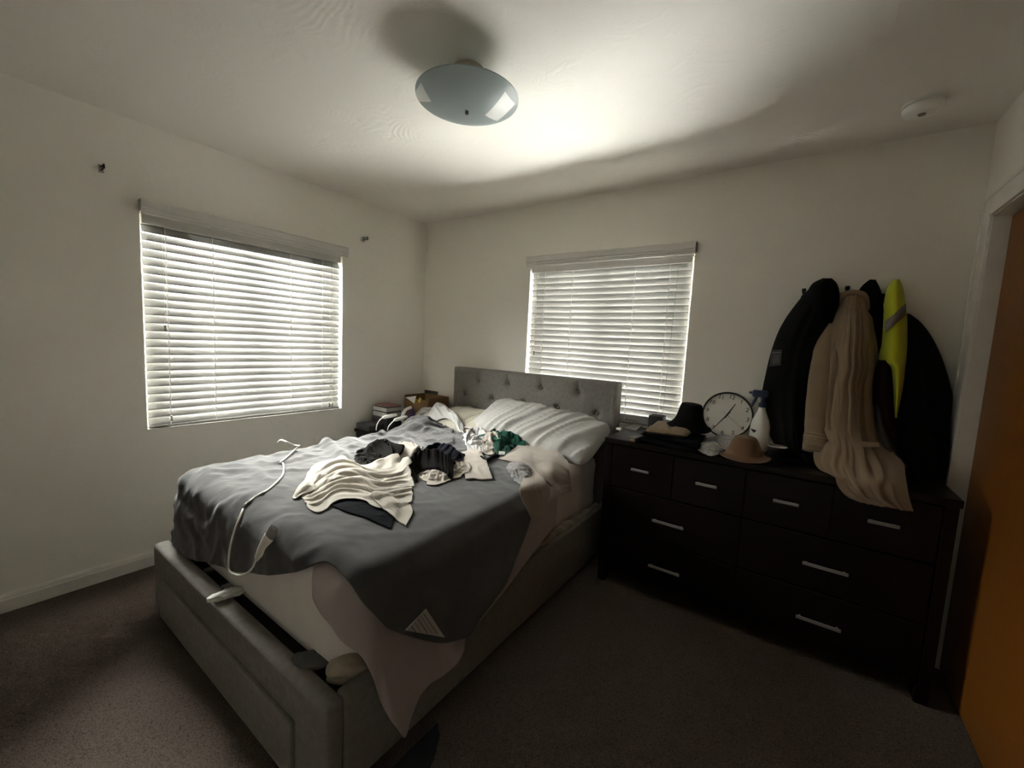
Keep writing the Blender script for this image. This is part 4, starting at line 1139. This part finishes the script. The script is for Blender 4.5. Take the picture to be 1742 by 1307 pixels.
for h_ in range(1, 13):
    v_, f_ = text_mesh(str(h_), .034); th = R_(90-30*h_); r_ = .107
    off = Vector((r_*math.cos(th), r_*math.sin(th), .0008))
    Geo().add([tuple(MC @ (Vector(q)+off)) for q in v_], f_).obj('numeral', M_BLACKINK, ck)
g = Geo()
for k_ in range(60):
    th = R_(6*k_); r0 = .1165 if k_ % 5 == 0 else .1195; w_ = .0013 if k_ % 5 == 0 else .0007
    g.box((r0+.004, -w_, .0002), (.1265, w_, .0009), 0, mat=MC @ Matrix.Rotation(th, 4, 'Z'))
g.obj('minute_marks', M_BLACKINK, ck)
def hand(name, ang, ln_, back_, w0, w1, z, mat):
    V = [(-back_, -w0*.7, z), (0, -w0, z), (ln_, -w1, z), (ln_, w1, z), (0, w0, z), (-back_, w0*.7, z)]
    V += [(a, b, c+.001) for a, b, c in V]
    F = [(5, 4, 3, 2, 1, 0), (6, 7, 8, 9, 10, 11)]+[(i, (i+1) % 6, 6+(i+1) % 6, 6+i) for i in range(6)]
    mx = MC @ Matrix.Rotation(R_(90-ang), 4, 'Z')
    mesh_obj(name, [tuple(mx @ Vector(q)) for q in V], F, mat, ck, smooth=False)
hand('hour_hand', 20, .078, .020, .0042, .0018, .002, M_BLACKINK)
hand('minute_hand', 208, .108, .024, .0036, .0012, .0035, M_BLACKINK)
hand('second_hand', 121, .100, .03, .0009, .0006, .005, M_GREYPL)
lz([(0, .001), (.005, .001), (.005, .007), (0, .0075)]).obj('hub', M_BLACKPL, ck, smooth=True)

# spray bottle
sb = at(1291, 745, y=-.17); sb[2] = ZD
sbt = empty('spray_bottle', sb, 'white spray bottle with a blue trigger next to the clock', 'spray bottle')
hB = .255
Geo().lathe([(0, 0), (.044, 0), (.047, .006), (.047, .10), (.046, .135), (.040, .165), (.026, .200), (.017, .222), (.016, .238), (0, .238)], sb, 40, sx=1, sy=.72).obj('bottle', M_WHITEPL, sbt, smooth=True)
Geo().lathe([(.0, .236), (.019, .236), (.019, .256), (.012, .26), (0, .26)], sb, 24).obj('collar', M_BLUEPL, sbt, smooth=True)
g = Geo()
g.tube([sb+np.array([0, 0, .255]), sb+np.array([0, 0, .292])], [.010, .012], 12)
g.box((sb[0]-.052, sb[1]-.014, ZD+.288), (sb[0]+.020, sb[1]+.014, ZD+.326), .008)
g.tube([sb+np.array([-.05, 0, .31]), sb+np.array([-.068, 0, .31])], [.009, .006], 10)
g.obj('spray_head', M_BLUEPL, sbt, smooth=True)
Geo().tube(spline([sb+np.array([-.030, 0, .295]), sb+np.array([-.038, 0, .27]), sb+np.array([-.052, 0, .235])], 12), [.008]*8+[.006]*4, 8).obj('trigger', M_BLUEPL, sbt, smooth=True)
Geo().add([tuple(sb+np.array([x_, -.0345+abs(x_+.018)*.12, z_])) for x_, z_ in ((-.042, .118), (-.012, .112), (-.024, .097))]+[tuple(sb+np.array([x_, -.0325+abs(x_+.018)*.12, z_])) for x_, z_ in ((-.042, .118), (-.012, .112), (-.024, .097))], [(0, 1, 2), (5, 4, 3), (0, 3, 4, 1), (1, 4, 5, 2), (2, 5, 3, 0)]).obj('label_mark', M_BLACKINK, sbt)

# folded dark navy trousers and khaki pair under the black hat
def fold_stack(name, mat, pxs, z0, h, layers, label, cat, seed):
    """a folded garment: rounded layered slab whose plan is a quad given on the dresser top"""
    a, b, c, d = [np.array(q)[:2] for q in pxs]
    e = empty(name, (*((a+b+c+d)/4), z0), label, cat)
    lh = h/layers
    for k_ in range(layers):
        n, m = 30, 20; ins = .004*((k_*7) % 3)
        U, V = np.meshgrid(np.linspace(0, 1, n), np.linspace(0, 1, m), indexing='ij')
        S = (a*(1-U[..., None])+b*U[..., None])*(1-V[..., None])+(d*(1-U[..., None])+c*U[..., None])*V[..., None]
        cen = (a+b+c+d)/4; S = cen+(S-cen)*(1-ins*3)
        pr = (np.clip(1-np.abs(2*U-1)**8, 0, 1)*np.clip(1-np.abs(2*V-1)**6, 0, 1))**.5
        wr = .010*vnoise(U*9+V*3, V*4, seed+k_)*(k_ == layers-1)
        zt = z0+lh*(k_+.5)+lh*.5*pr+wr; zb = z0+lh*(k_+.5)-lh*.5*pr
        vv = np.vstack([np.concatenate([S, zt[..., None]], -1).reshape(-1, 3), np.concatenate([S, zb[..., None]-.0003], -1).reshape(-1, 3)])
        F = grid_faces(n, m)+[tuple(i+n*m for i in f[::-1]) for f in grid_faces(n, m)]
        mesh_obj('folded_layer', vv, F, mat, e)
    return e
fold_stack('folded_jeans', M_DENIM, [at(1088, 752, z=ZD), at(1183, 775, z=ZD), (2.56, -.20, 0), (2.24, -.16, 0)], ZD, .058, 2, 'dark navy jeans folded at the bottom of the pile under the black hat', 'jeans', 101)
fold_stack('folded_khakis', M_KHAKI, [at(1096, 738, z=ZD+.06), at(1168, 748, z=ZD+.06), (2.50, -.19, 0), (2.27, -.16, 0)], ZD+.060, .032, 1, 'khaki trousers folded on top of the dark navy jeans', 'trousers', 103)
# black bucket hat
def hat(name, c, k, prof, mat, label, band=None, dent=0, tilt=(0, 0), sx=1, sy=1):
    e = empty(name, c, label, 'hat')
    n = 48; V = []
    mx = Matrix.Translation(c) @ Matrix.Rotation(tilt[0], 4, 'X') @ Matrix.Rotation(tilt[1], 4, 'Y')
    full = list(prof)+[(r-.0025, z-.0025) for r, z in reversed(prof[1:])]
    for r, z in full:
        for i in range(n):
            th = 2*math.pi*i/n
            x_, y_ = r*math.cos(th)*sx, r*math.sin(th)*sy
            zz_ = z
            if dent: zz_ -= dent*math.exp(-(y_/(.022))**2)*(1 if r < prof[3][0]*1.02 else 0)*(1-.4*abs(x_)/.09)
            if r > prof[-3][0]: zz_ += .006*math.sin(2*th+k)
            V.append(tuple(mx @ Vector((x_, y_, zz_))))
    m = len(full)
    F = [(i*n+j, i*n+(j+1) % n, (i+1)*n+(j+1) % n, (i+1)*n+j) for i in range(m-1) for j in range(n)]
    F += [tuple(range(n)), tuple((m-1)*n+j for j in range(n))]
    o = mesh_obj('crown_and_brim', V, F, mat, e)
    md = o.modifiers.new('subdivision', 'SUBSURF'); md.levels = 1; md.render_levels = 1
    if band:
        (r0, zb0), (r1, zb1), bm_ = band
        Geo().lathe([(r0+.001, zb0), (r0+.003, zb0), (r1+.003, zb1), (r1+.001, zb1)], (0, 0, 0), 48, mat=mx, sx=sx, sy=sy).obj('hat_band', bm_, e, smooth=True)
    return e
hc = at(1171, 733, y=-.255)
hat('black_bucket_hat', (hc[0], -.255, ZD+.095), .4, [(.001, .128), (.035, .128), (.052, .126), (.058, .118), (.066, .075), (.074, .042), (.086, .020), (.104, .002), (.116, -.006), (.120, -.009)], M_BLACKC, 'black bucket hat on the folded clothes in front of the clock', None, 0, (R_(2), R_(3)))
hat('tan_fedora', (*at(1266, 776, z=ZD+.012)[:2], ZD+.014), 1.2, [(.001, .100), (.030, .100), (.048, .097), (.056, .089), (.068, .045), (.078, .012), (.090, .002), (.106, -.003), (.114, -.004)], M_TANHAT, 'tan felt fedora hat on the front edge of the dresser', ((.0785, .010), (.0725, .032), M_TANHAT), .018, (R_(1), R_(-2)), 1.02, .94)
# dark box behind the pile
bq = at(1118, 722, y=-.10)
e = empty('black_box', (bq[0], -.10, ZD), 'small glossy black box behind the khaki trousers near the window', 'box')
zt_ = float(at(1118, 706, y=-.10)[2])
Geo().box((bq[0]-.044, -.155, ZD), (bq[0]+.044, -.065, zt_), .008, 3).obj('box_body', M_BLACKPL, e, smooth=True)
Geo().box((bq[0]-.0455, -.135, ZD+.02), (bq[0]-.0435, -.085, zt_-.02), .001).obj('side_panel', M_GREYPL, e)
# grey notebook with brass corner, a white card, grey reflection slab
nb0, nb1 = at(1067, 746, z=ZD+.01), at(1092, 736, z=ZD+.02)
e = empty('notebook', nb0, 'grey leather notebook with a brass edge beside the folded jeans', 'notebook')
dir_ = (nb1-nb0)[:2]; an = math.atan2(dir_[1], dir_[0])
mx = Matrix.Translation((nb0[0]+.045, nb0[1]+.035, ZD)) @ Matrix.Rotation(an, 4, 'Z')
Geo().box((-.06, -.018, 0), (.055, .018, .024), .004, mat=mx).obj('cover', M_GREYCARD, e)
Geo().box((-.063, -.012, .003), (-.058, .012, .016), .002, mat=mx).obj('brass_edge', M_BRASS, e)
cq = at(1085, 748, z=ZD)
o = Geo().box((-.022, -.008, 0), (.022, .008, .004), .002, mat=Matrix.Translation((cq[0], cq[1], ZD)) @ Matrix.Rotation(-.15, 4, 'Z')).obj('white_card', M_PAPER); props(o, 'small white card on the dresser edge below the notebook', 'card')
fq = [at(*q, z=ZD) for q in ((1062, 731), (1075, 723), (1092, 726), (1082, 735))]  # grey slab in place of the reflection on the glossy dresser top
g = Geo(); g.add([tuple(q) for q in fq]+[tuple(q+np.array([0, 0, .010])) for q in fq], [(3, 2, 1, 0), (4, 5, 6, 7), (0, 1, 5, 4), (1, 2, 6, 5), (2, 3, 7, 6), (3, 0, 4, 7)])
o = g.obj('grey_reflection', M_GREYCARD); props(o, 'flat grey slab standing in for a reflection on the dresser top', 'reflection')
bq = at(1053, 732, z=ZD)
o = Geo().box((-.018, -.012, 0), (.018, .012, .016), .005, mat=Matrix.Translation((bq[0], bq[1], ZD))).obj('white_tin', M_WHITEPL); props(o, 'small white tin at the dresser corner next to the headboard', 'tin')

# white cloths on the dresser
def dresser_cloth(name, mat, label, cat, top, bottom, left, right, zz, ex, ey, fu, fv, amp, puff, seed, nu=44, nv=44):
    cv = lambda L_: [at(*q[:2], z=q[2] if len(q) > 2 else zz)[:2] for q in L_]
    S = coons(cv(top), cv(bottom), cv(left), cv(right), nu, nv)
    U, V = np.meshgrid(np.linspace(0, 1, nu), np.linspace(0, 1, nv), indexing='ij')
    T3 = np.concatenate([S, (ZD+.004+puff*(np.sin(math.pi*U)*np.sin(math.pi*V))**.6)[..., None]], -1)
    def c(P):
        P[..., 2] = np.maximum(P[..., 2], ZD+.002); P[..., 1] = np.minimum(P[..., 1], -.03)
    P = relax_mr(T3, ex, ey, c, .05, .05, amp, fu, fv, seed, .06, .0005, up=(0, 0, 1), levels=((12, 140), (24, 60), (48, 25)))
    o = sheet(name, P, mat, None, .003); props(o, label, cat); return o
dresser_cloth('white_shirt', M_WHITE, 'white shirt crumpled under the clock behind the tan hat', 'shirt', [(1192, 741, .93), (1215, 736, .94), (1240, 731, .95), (1262, 733, .94)], [(1215, 758), (1232, 765), (1245, 768), (1262, 765)], [(1192, 741, .93), (1200, 750), (1215, 758)], [(1262, 733, .94), (1265, 750), (1262, 765)], ZD, 1.3, 1.4, 5, 4, .02, .055, 111)
dresser_cloth('white_sock', M_WHITE, 'pair of white socks bundled at the dresser edge left of the tan hat', 'socks', [(1180, 747, .90), (1196, 743, .91), (1214, 744, .91), (1222, 757, .90)], [(1186, 765), (1200, 773), (1212, 776), (1224, 772)], [(1180, 747, .90), (1181, 757), (1186, 765)], [(1222, 757, .90), (1226, 765), (1224, 772)], ZD, 1.5, 1.5, 4, 4, .02, .035, 115)
# candle jar with a white rim, dark bowl
jc = at(1321, 774, z=ZD); jz = .05
e = empty('candle_jar', (jc[0], jc[1], ZD), 'dark candle jar with a pale rim in front of the black coat', 'candle')
Geo().lathe([(0, 0), (.036, 0), (.039, .004), (.041, .040), (.041, .043), (.037, .043), (.036, .03), (0, .03)], (jc[0], jc[1], ZD), 36).obj('jar', M_BLACKPL, e, smooth=True)
Geo().lathe([(.0385, .042), (.044, .043), (.044, .047), (.0385, .047), (.0385, .042)], (jc[0], jc[1], ZD), 36).obj('rim', M_OFFWHITE, e, smooth=True)
bc = at(1381, 786, z=ZD)
o = Geo().lathe([(0, 0), (.025, 0), (.038, .012), (.045, .032), (.046, .036), (.042, .034), (.034, .014), (0, .008)], (bc[0], bc[1], ZD), 36).obj('bowl', M_BLACKPL, None, smooth=True); props(o, 'small black bowl under the left sleeve of the tan coat', 'bowl')

# ------------------------------------------------------------------ coat rack and coats
rk = empty('coat_rack', (3.1, 0, 1.69), 'dark wall coat rack with round-ended hooks above the dresser', 'coat rack')
Geo().box((2.925, -.020, 1.665), (3.285, -.0005, 1.712), .003).obj('rail', M_DRESSER, rk)
for px, py in ((1368, 493), (1442, 489), (1484, 490), (1523, 492)):
    q = at(px, py, y=-.06)
    Geo().tube(spline([(q[0], -.012, 1.69), (q[0], -.045, 1.685), (q[0], -.060, 1.70), (q[0], -.062, q[2]-.02), (q[0], -.064, q[2]+.006)], 20), [.0055]*14+[.0065, .008, .0095, .0105, .0105, .008], 10).obj('hook', M_IRON, rk, smooth=True)

def coat(name, mat, rows, label, nu=70, nv=80, ex=1.25, ey=1.02, fu=7, fv=1.2, amp=.02, seed=0, parent=None, it=130, wall=-.024, thick=.004, pull=.03, aspect=1.0, xmax=3.53):
    """rows: (left px, right px, py, depth of the middle in front of the wall); edges curl back to the wall"""
    R3 = []
    for (xl, xr, py0, py1, dep) in rows:
        r = []
        for k_, (t, f) in enumerate(((0, .05), (.10, 0), (.32, .28), (.5, .5), (.68, .72), (.90, 1), (1, .95))):
            px = xl+(xr-xl)*f; py = py0+(py1-py0)*f
            y = -(.030+(dep-.030)*math.sin(math.pi*t)**.55) if 0 < t < 1 else -.030
            r.append(at(px, py, y=y))
        R3.append(r)
    T3 = lattice(R3, nu, nv)
    def c(P):
        P[..., 1] = np.minimum(P[..., 1], wall); P[..., 0] = np.minimum(P[..., 0], xmax)
        inside = (P[..., 1] > DYF-.02) & (P[..., 2] < ZD+.004) & (P[..., 0] < DX1)
        P[..., 2] = np.where(inside & (P[..., 2] > ZD-.06), ZD+.004, P[..., 2])
    P = relax_mr(T3, ex, ey, c, pull, pull, amp, fu, fv, seed, .04, .0, up=(0, -1, .1), levels=((10, 160), (20, 60), (40, 30), (76, 10)), aspect=aspect, nfold=1)
    o = sheet(name, P, mat, parent, thick, off=0)
    if label: props(o, label, 'coat')
    return o, P
zc = lambda a, b: (1260+a/2.842, 440+b/2.842)
def crow(al, ar, b, dep, dt=0): 
    p, q = zc(al, b), zc(ar, b+dt); return (p[0], q[0], p[1], q[1], dep)
# black jacket on the left
bj, Pj = coat('black_jacket', M_COATB, [crow(372, 440, 112, .10), crow(330, 468, 150, .13), crow(295, 475, 190, .14), crow(240, 468, 260, .15), crow(190, 425, 340, .16), crow(150, 400, 450, .17), crow(125, 390, 560, .18), crow(100, 370, 680, .18), crow(125, 350, 800, .18), crow(160, 335, 900, .18), crow(205, 322, 965, .18)],
     'black jacket with a grey sleeve patch hanging leftmost on the rack', seed=121, ex=1.3, fu=6, amp=.025)
hd = coat('hood', M_COATB2, [crow(395, 440, 98, .12), crow(345, 465, 125, .17), crow(320, 477, 180, .19), crow(325, 470, 235, .18), crow(350, 440, 290, .165)], None, 40, 40, 1.15, 1.1, 4, 3, .02, 123, bj)
def patch_on(P, px0, name, mat, parent, lift_=.006):
    """four photo pixels -> small rectangle just in front of the cloth"""
    V = []
    for px, py in px0:
        ray = np.array([(px-IMG_W/2)/F_PX, -(py-IMG_H/2)/F_PX, -1.0]) @ CAM_R
        W_ = P.reshape(-1, 3)-CAM; t = W_ @ ray/(ray @ ray); dist = np.linalg.norm(W_-t[:, None]*ray, axis=1)
        cand = np.where(dist < .03)[0]; i = cand[np.argmin(t[cand])] if len(cand) else np.argmin(dist)
        V.append((CAM+ray*t[i]))
    V = np.array(V); yv = V[:, 1].min()
    V = np.array([at(px, py, y=yv-lift_) for px, py in px0])
    back = V+np.array([0, .004, 0])
    return V, Geo().add(np.vstack([V, back]), [(0, 1, 2, 3), (7, 6, 5, 4), (0, 4, 5, 1), (1, 5, 6, 2), (2, 6, 7, 3), (3, 7, 4, 0)]).obj(name, mat, parent)
Vp, po = patch_on(Pj, [zc(148, 443), zc(200, 440), zc(193, 516), zc(137, 523)], 'sleeve_patch', M_STEEL, bj)
g = Geo()
nrm = np.array([0, -.0015, 0])
for (t0, t1, s0, s1) in ((.14, .20, .1, .92), (.34, .38, .25, .8), (.46, .49, .2, .85), (.56, .60, .2, .85), (.66, .70, .2, .85), (.76, .80, .25, .8)):
    def bl2(s, t): return (Vp[0]*(1-s)+Vp[1]*s)*(1-t)+(Vp[3]*(1-s)+Vp[2]*s)*t+nrm
    g.add([bl2(s0, t0), bl2(s1, t0), bl2(s1, t1), bl2(s0, t1)], [(0, 1, 2, 3)])
g.obj('patch_stripes', M_KNIT, po)

# black jacket on the right
coat('black_coat', M_COATB2, [crow(800, 815, 270, .08), crow(770, 865, 305, .12), crow(755, 915, 370, .14), crow(740, 965, 470, .16), crow(720, 1000, 580, .17), crow(700, 1030, 690, .18), crow(690, 1035, 800, .18), crow(700, 1060, 900, .19), crow(715, 1070, 1000, .20), crow(740, 1075, 1080, .20), crow(770, 1080, 1150, .20)],
     'bulky black coat hanging rightmost beside the closet trim', seed=131, ex=1.3, fu=7, amp=.03)
# dark hooded jacket behind the tan coat
coat('hooded_jacket', M_COATB2, [crow(625, 650, 103, .07), crow(585, 668, 135, .085), crow(565, 682, 180, .09), crow(590, 690, 260, .09), crow(620, 690, 360, .09), crow(640, 685, 450, .09), crow(650, 680, 520, .09)],
     'dark hooded jacket showing between the tan coat and the yellow jacket', 40, 50, seed=141, ex=1.15, fu=4, amp=.012)
# hi-vis jacket: yellow upper, dark lower half
hv = empty('hi_vis_jacket', at(1523, 560, y=-.1), 'bright yellow high visibility jacket with a grey reflective stripe', 'jacket')
yj, Py = coat('yellow_panel', M_HIVIS, [crow(740, 765, 102, .10), crow(712, 782, 140, .14), crow(697, 792, 200, .165), crow(694, 800, 270, .185), crow(690, 806, 340, .20), crow(684, 808, 420, .21), crow(668, 806, 492, .215), crow(722, 798, 520, .22), crow(734, 790, 590, .22), crow(740, 776, 670, .22), crow(744, 760, 740, .215), crow(748, 755, 770, .21)], None, 40, 70, 1.12, 1.02, 4, 1.2, .012, 151, hv, pull=.09)
coat('dark_lower_panel', M_MAROON, [crow(668, 722, 492, .19), crow(648, 735, 540, .20), crow(640, 745, 620, .20), crow(640, 752, 700, .20), crow(655, 765, 780, .20), crow(690, 775, 860, .19), crow(730, 785, 950, .18), crow(760, 790, 1020, .17)], None, 40, 50, 1.15, 1.02, 4, 1.2, .015, 153, hv)
# stripe: strip of the yellow panel pushed out
def stripe():
    n, m = Py.shape[:2]
    ctr = [(699, 330), (735, 302), (770, 270), (798, 246)]
    cx = np.array([zc(a, b) for a, b in ctr]); 
    V = []; k_ = 18
    for i in range(k_):
        t = i/(k_-1); a = np.array([np.interp(t, [0, .33, .67, 1], cx[:, 0]), np.interp(t, [0, .33, .67, 1], cx[:, 1])])
        for s in (-1, 1):
            px, py = a[0], a[1]+s*9.5
            ray = np.array([(px-IMG_W/2)/F_PX, -(py-IMG_H/2)/F_PX, -1.0]) @ CAM_R
            W_ = Py.reshape(-1, 3)-CAM; tt = W_ @ ray/(ray @ ray); d = np.linalg.norm(W_-tt[:, None]*ray, axis=1)
            c_ = np.argsort(d)[:12]; V.append(CAM+ray*(tt[c_].min()-.010))
    V = np.array(V); y_ = V[:, 1].reshape(k_, 2).min(1)
    y_ = np.convolve(np.pad(y_, 3, 'edge'), np.ones(7)/7, 'valid')
    V2 = []
    for i in range(k_):
        t = i/(k_-1); a = np.array([np.interp(t, [0, .33, .67, 1], cx[:, 0]), np.interp(t, [0, .33, .67, 1], cx[:, 1])])
        for s in (-1, 1): V2.append(at(a[0], a[1]+s*9.5, y=y_[i]))
    V2 = np.array(V2).reshape(k_, 2, 3)
    o = sheet('reflective_stripe', V2, M_REFLECT, yj, .003, 0, 0)
stripe()

# tan coat: body pools over the dresser edge, collar, sleeves with cuffs, pocket
def zb(a, b): return (1360+a/3.11, 460+b/3.11)
tan = empty('tan_coat', at(1445, 600, y=-.15), 'long tan coat on the rack, its hem pooled over the dresser edge', 'coat')
def trow(pts):
    return [at(*zb(a, b), y=y) for a, b, y in pts]
rows = [
    trow([(222, 125, -.050), (250, 120, -.085), (285, 116, -.105), (325, 120, -.09), (345, 130, -.06)]),
    trow([(200, 190, -.055), (235, 190, -.12), (285, 185, -.15), (330, 190, -.12), (370, 210, -.06)]),
    trow([(160, 270, -.065), (215, 270, -.16), (280, 265, -.20), (345, 270, -.16), (402, 290, -.07)]),
    trow([(130, 400, -.08), (190, 400, -.19), (275, 395, -.235), (350, 400, -.19), (414, 420, -.08)]),
    trow([(105, 540, -.09), (180, 540, -.215), (265, 540, -.26), (345, 545, -.21), (400, 560, -.09)]),
    trow([(90, 680, -.10), (165, 690, -.24), (255, 700, -.285), (335, 710, -.235), (395, 720, -.11)]),
    trow([(80, 800, -.13), (160, 820, -.27), (250, 840, -.32), (345, 850, -.28), (430, 860, -.16)]),
    trow([(100, 900, -.25), (180, 930, -.35), (270, 960, -.39), (370, 970, -.36), (470, 960, -.24)]),
    trow([(92, 1018, -.36), (170, 1035, -.42), (270, 1050, -.455), (400, 1040, -.43), (530, 1020, -.33)]),
    trow([(165, 1110, -.445), (220, 1120, -.49), (300, 1130, -.52), (420, 1120, -.52), (540, 1090, -.46)]),
    trow([(245, 1190, -.515), (290, 1195, -.525), (350, 1200, -.53), (450, 1210, -.535), (560, 1190, -.52)]),
    trow([(310, 1222, -.525), (370, 1235, -.53), (430, 1245, -.535), (510, 1258, -.535), (590, 1270, -.53)]),
]
T3 = lattice(rows, 96, 110)
def tan_coll(P):
    P[..., 1] = np.minimum(P[..., 1], -.026)
    on = (P[..., 1] > DYF-.016) & (P[..., 2] < ZD+.005)
    P[..., 2] = np.where(on & (P[..., 2] > ZD-.03), ZD+.005, P[..., 2])
    low = (P[..., 2] < ZD-.002)
    P[..., 1] = np.where(low, np.minimum(P[..., 1], DYF-.020), P[..., 1])
U_, V_ = np.meshgrid(np.linspace(0, 1, 96), np.linspace(0, 1, 110), indexing='ij')
EXt = 1.22+.25*np.clip((V_-.5)/.3, 0, 1); EYt = 1.02+.22*np.clip((V_-.62)/.2, 0, 1)
Pt = relax_mr(T3, 1.5, 1.1, tan_coll, .025, .025, .05, 5.0, .8, 161, .02, .0, up=(0, -1, .25), levels=((15, 200), (30, 40), (60, 25), (110, 4)), aspect=1.4, nfold=1)
tb = sheet('coat_body', Pt, M_TANCOAT, tan, .005, off=0)
def limb(name, px, y, rad, mat, parent, seed, tag=None):
    pts = spline([at(*zb(a, b), y=yy) for (a, b), yy in zip(px, y)], 40); n = 20
    V = []
    for i, p_ in enumerate(pts):
        t = i/39; r = np.interp(t, np.linspace(0, 1, len(rad)), rad)
        tg_ = pts[min(i+1, 39)]-pts[max(i-1, 0)]; tg_ /= np.linalg.norm(tg_)
        a = np.cross(tg_, [0, 1.0, 0]); a /= np.linalg.norm(a); b = np.cross(a, tg_)
        for k in range(n):
            th = 2*math.pi*k/n; q = 1+.22*float(vnoise(t*4, 6*k/n, seed))+.12*float(vnoise(t*16, 3*k/n, seed+1))
            V.append(p_+a*math.cos(th)*r*q+b*math.sin(th)*r*q*.7)
    F = [(i*n+k, i*n+(k+1) % n, (i+1)*n+(k+1) % n, (i+1)*n+k) for i in range(39) for k in range(n)]+[tuple(range(n)), tuple(39*n+k for k in range(n))]
    return mesh_obj(name, V, F, mat, parent)
sl = limb('sleeve', [(178, 290), (145, 430), (120, 580), (103, 730), (92, 850), (82, 960)], [-.10, -.15, -.19, -.22, -.25, -.28], [.035, .050, .052, .050, .048, .052], M_TANCOAT, tan, 171)
limb('cuff', [(100, 868), (92, 905), (83, 962)], [-.262, -.272, -.288], [.054, .058, .055], M_TANCOAT, sl, 173)
limb('collar', [(205, 185), (235, 130), (290, 118), (345, 135), (365, 210)], [-.085, -.105, -.115, -.105, -.085], [.008, .013, .014, .013, .009], M_TANCOAT, tan, 175)
Vq, _ = patch_on(Pt, [zb(318, 905), zb(420, 912), zb(425, 935), zb(330, 935)], 'pocket_flap', M_TANCOAT, tan, .004)
# steel grey lining between the tan coat and the black coat
coat('grey_lining', M_STEEL, [(1487, 1500, 690, 690, .19), (1487, 1512, 730, 735, .22), (1495, 1530, 770, 775, .25), (1508, 1545, 790, 795, .27)], None, 24, 30, 1.1, 1.02, 3, 1, .01, 181, tan)
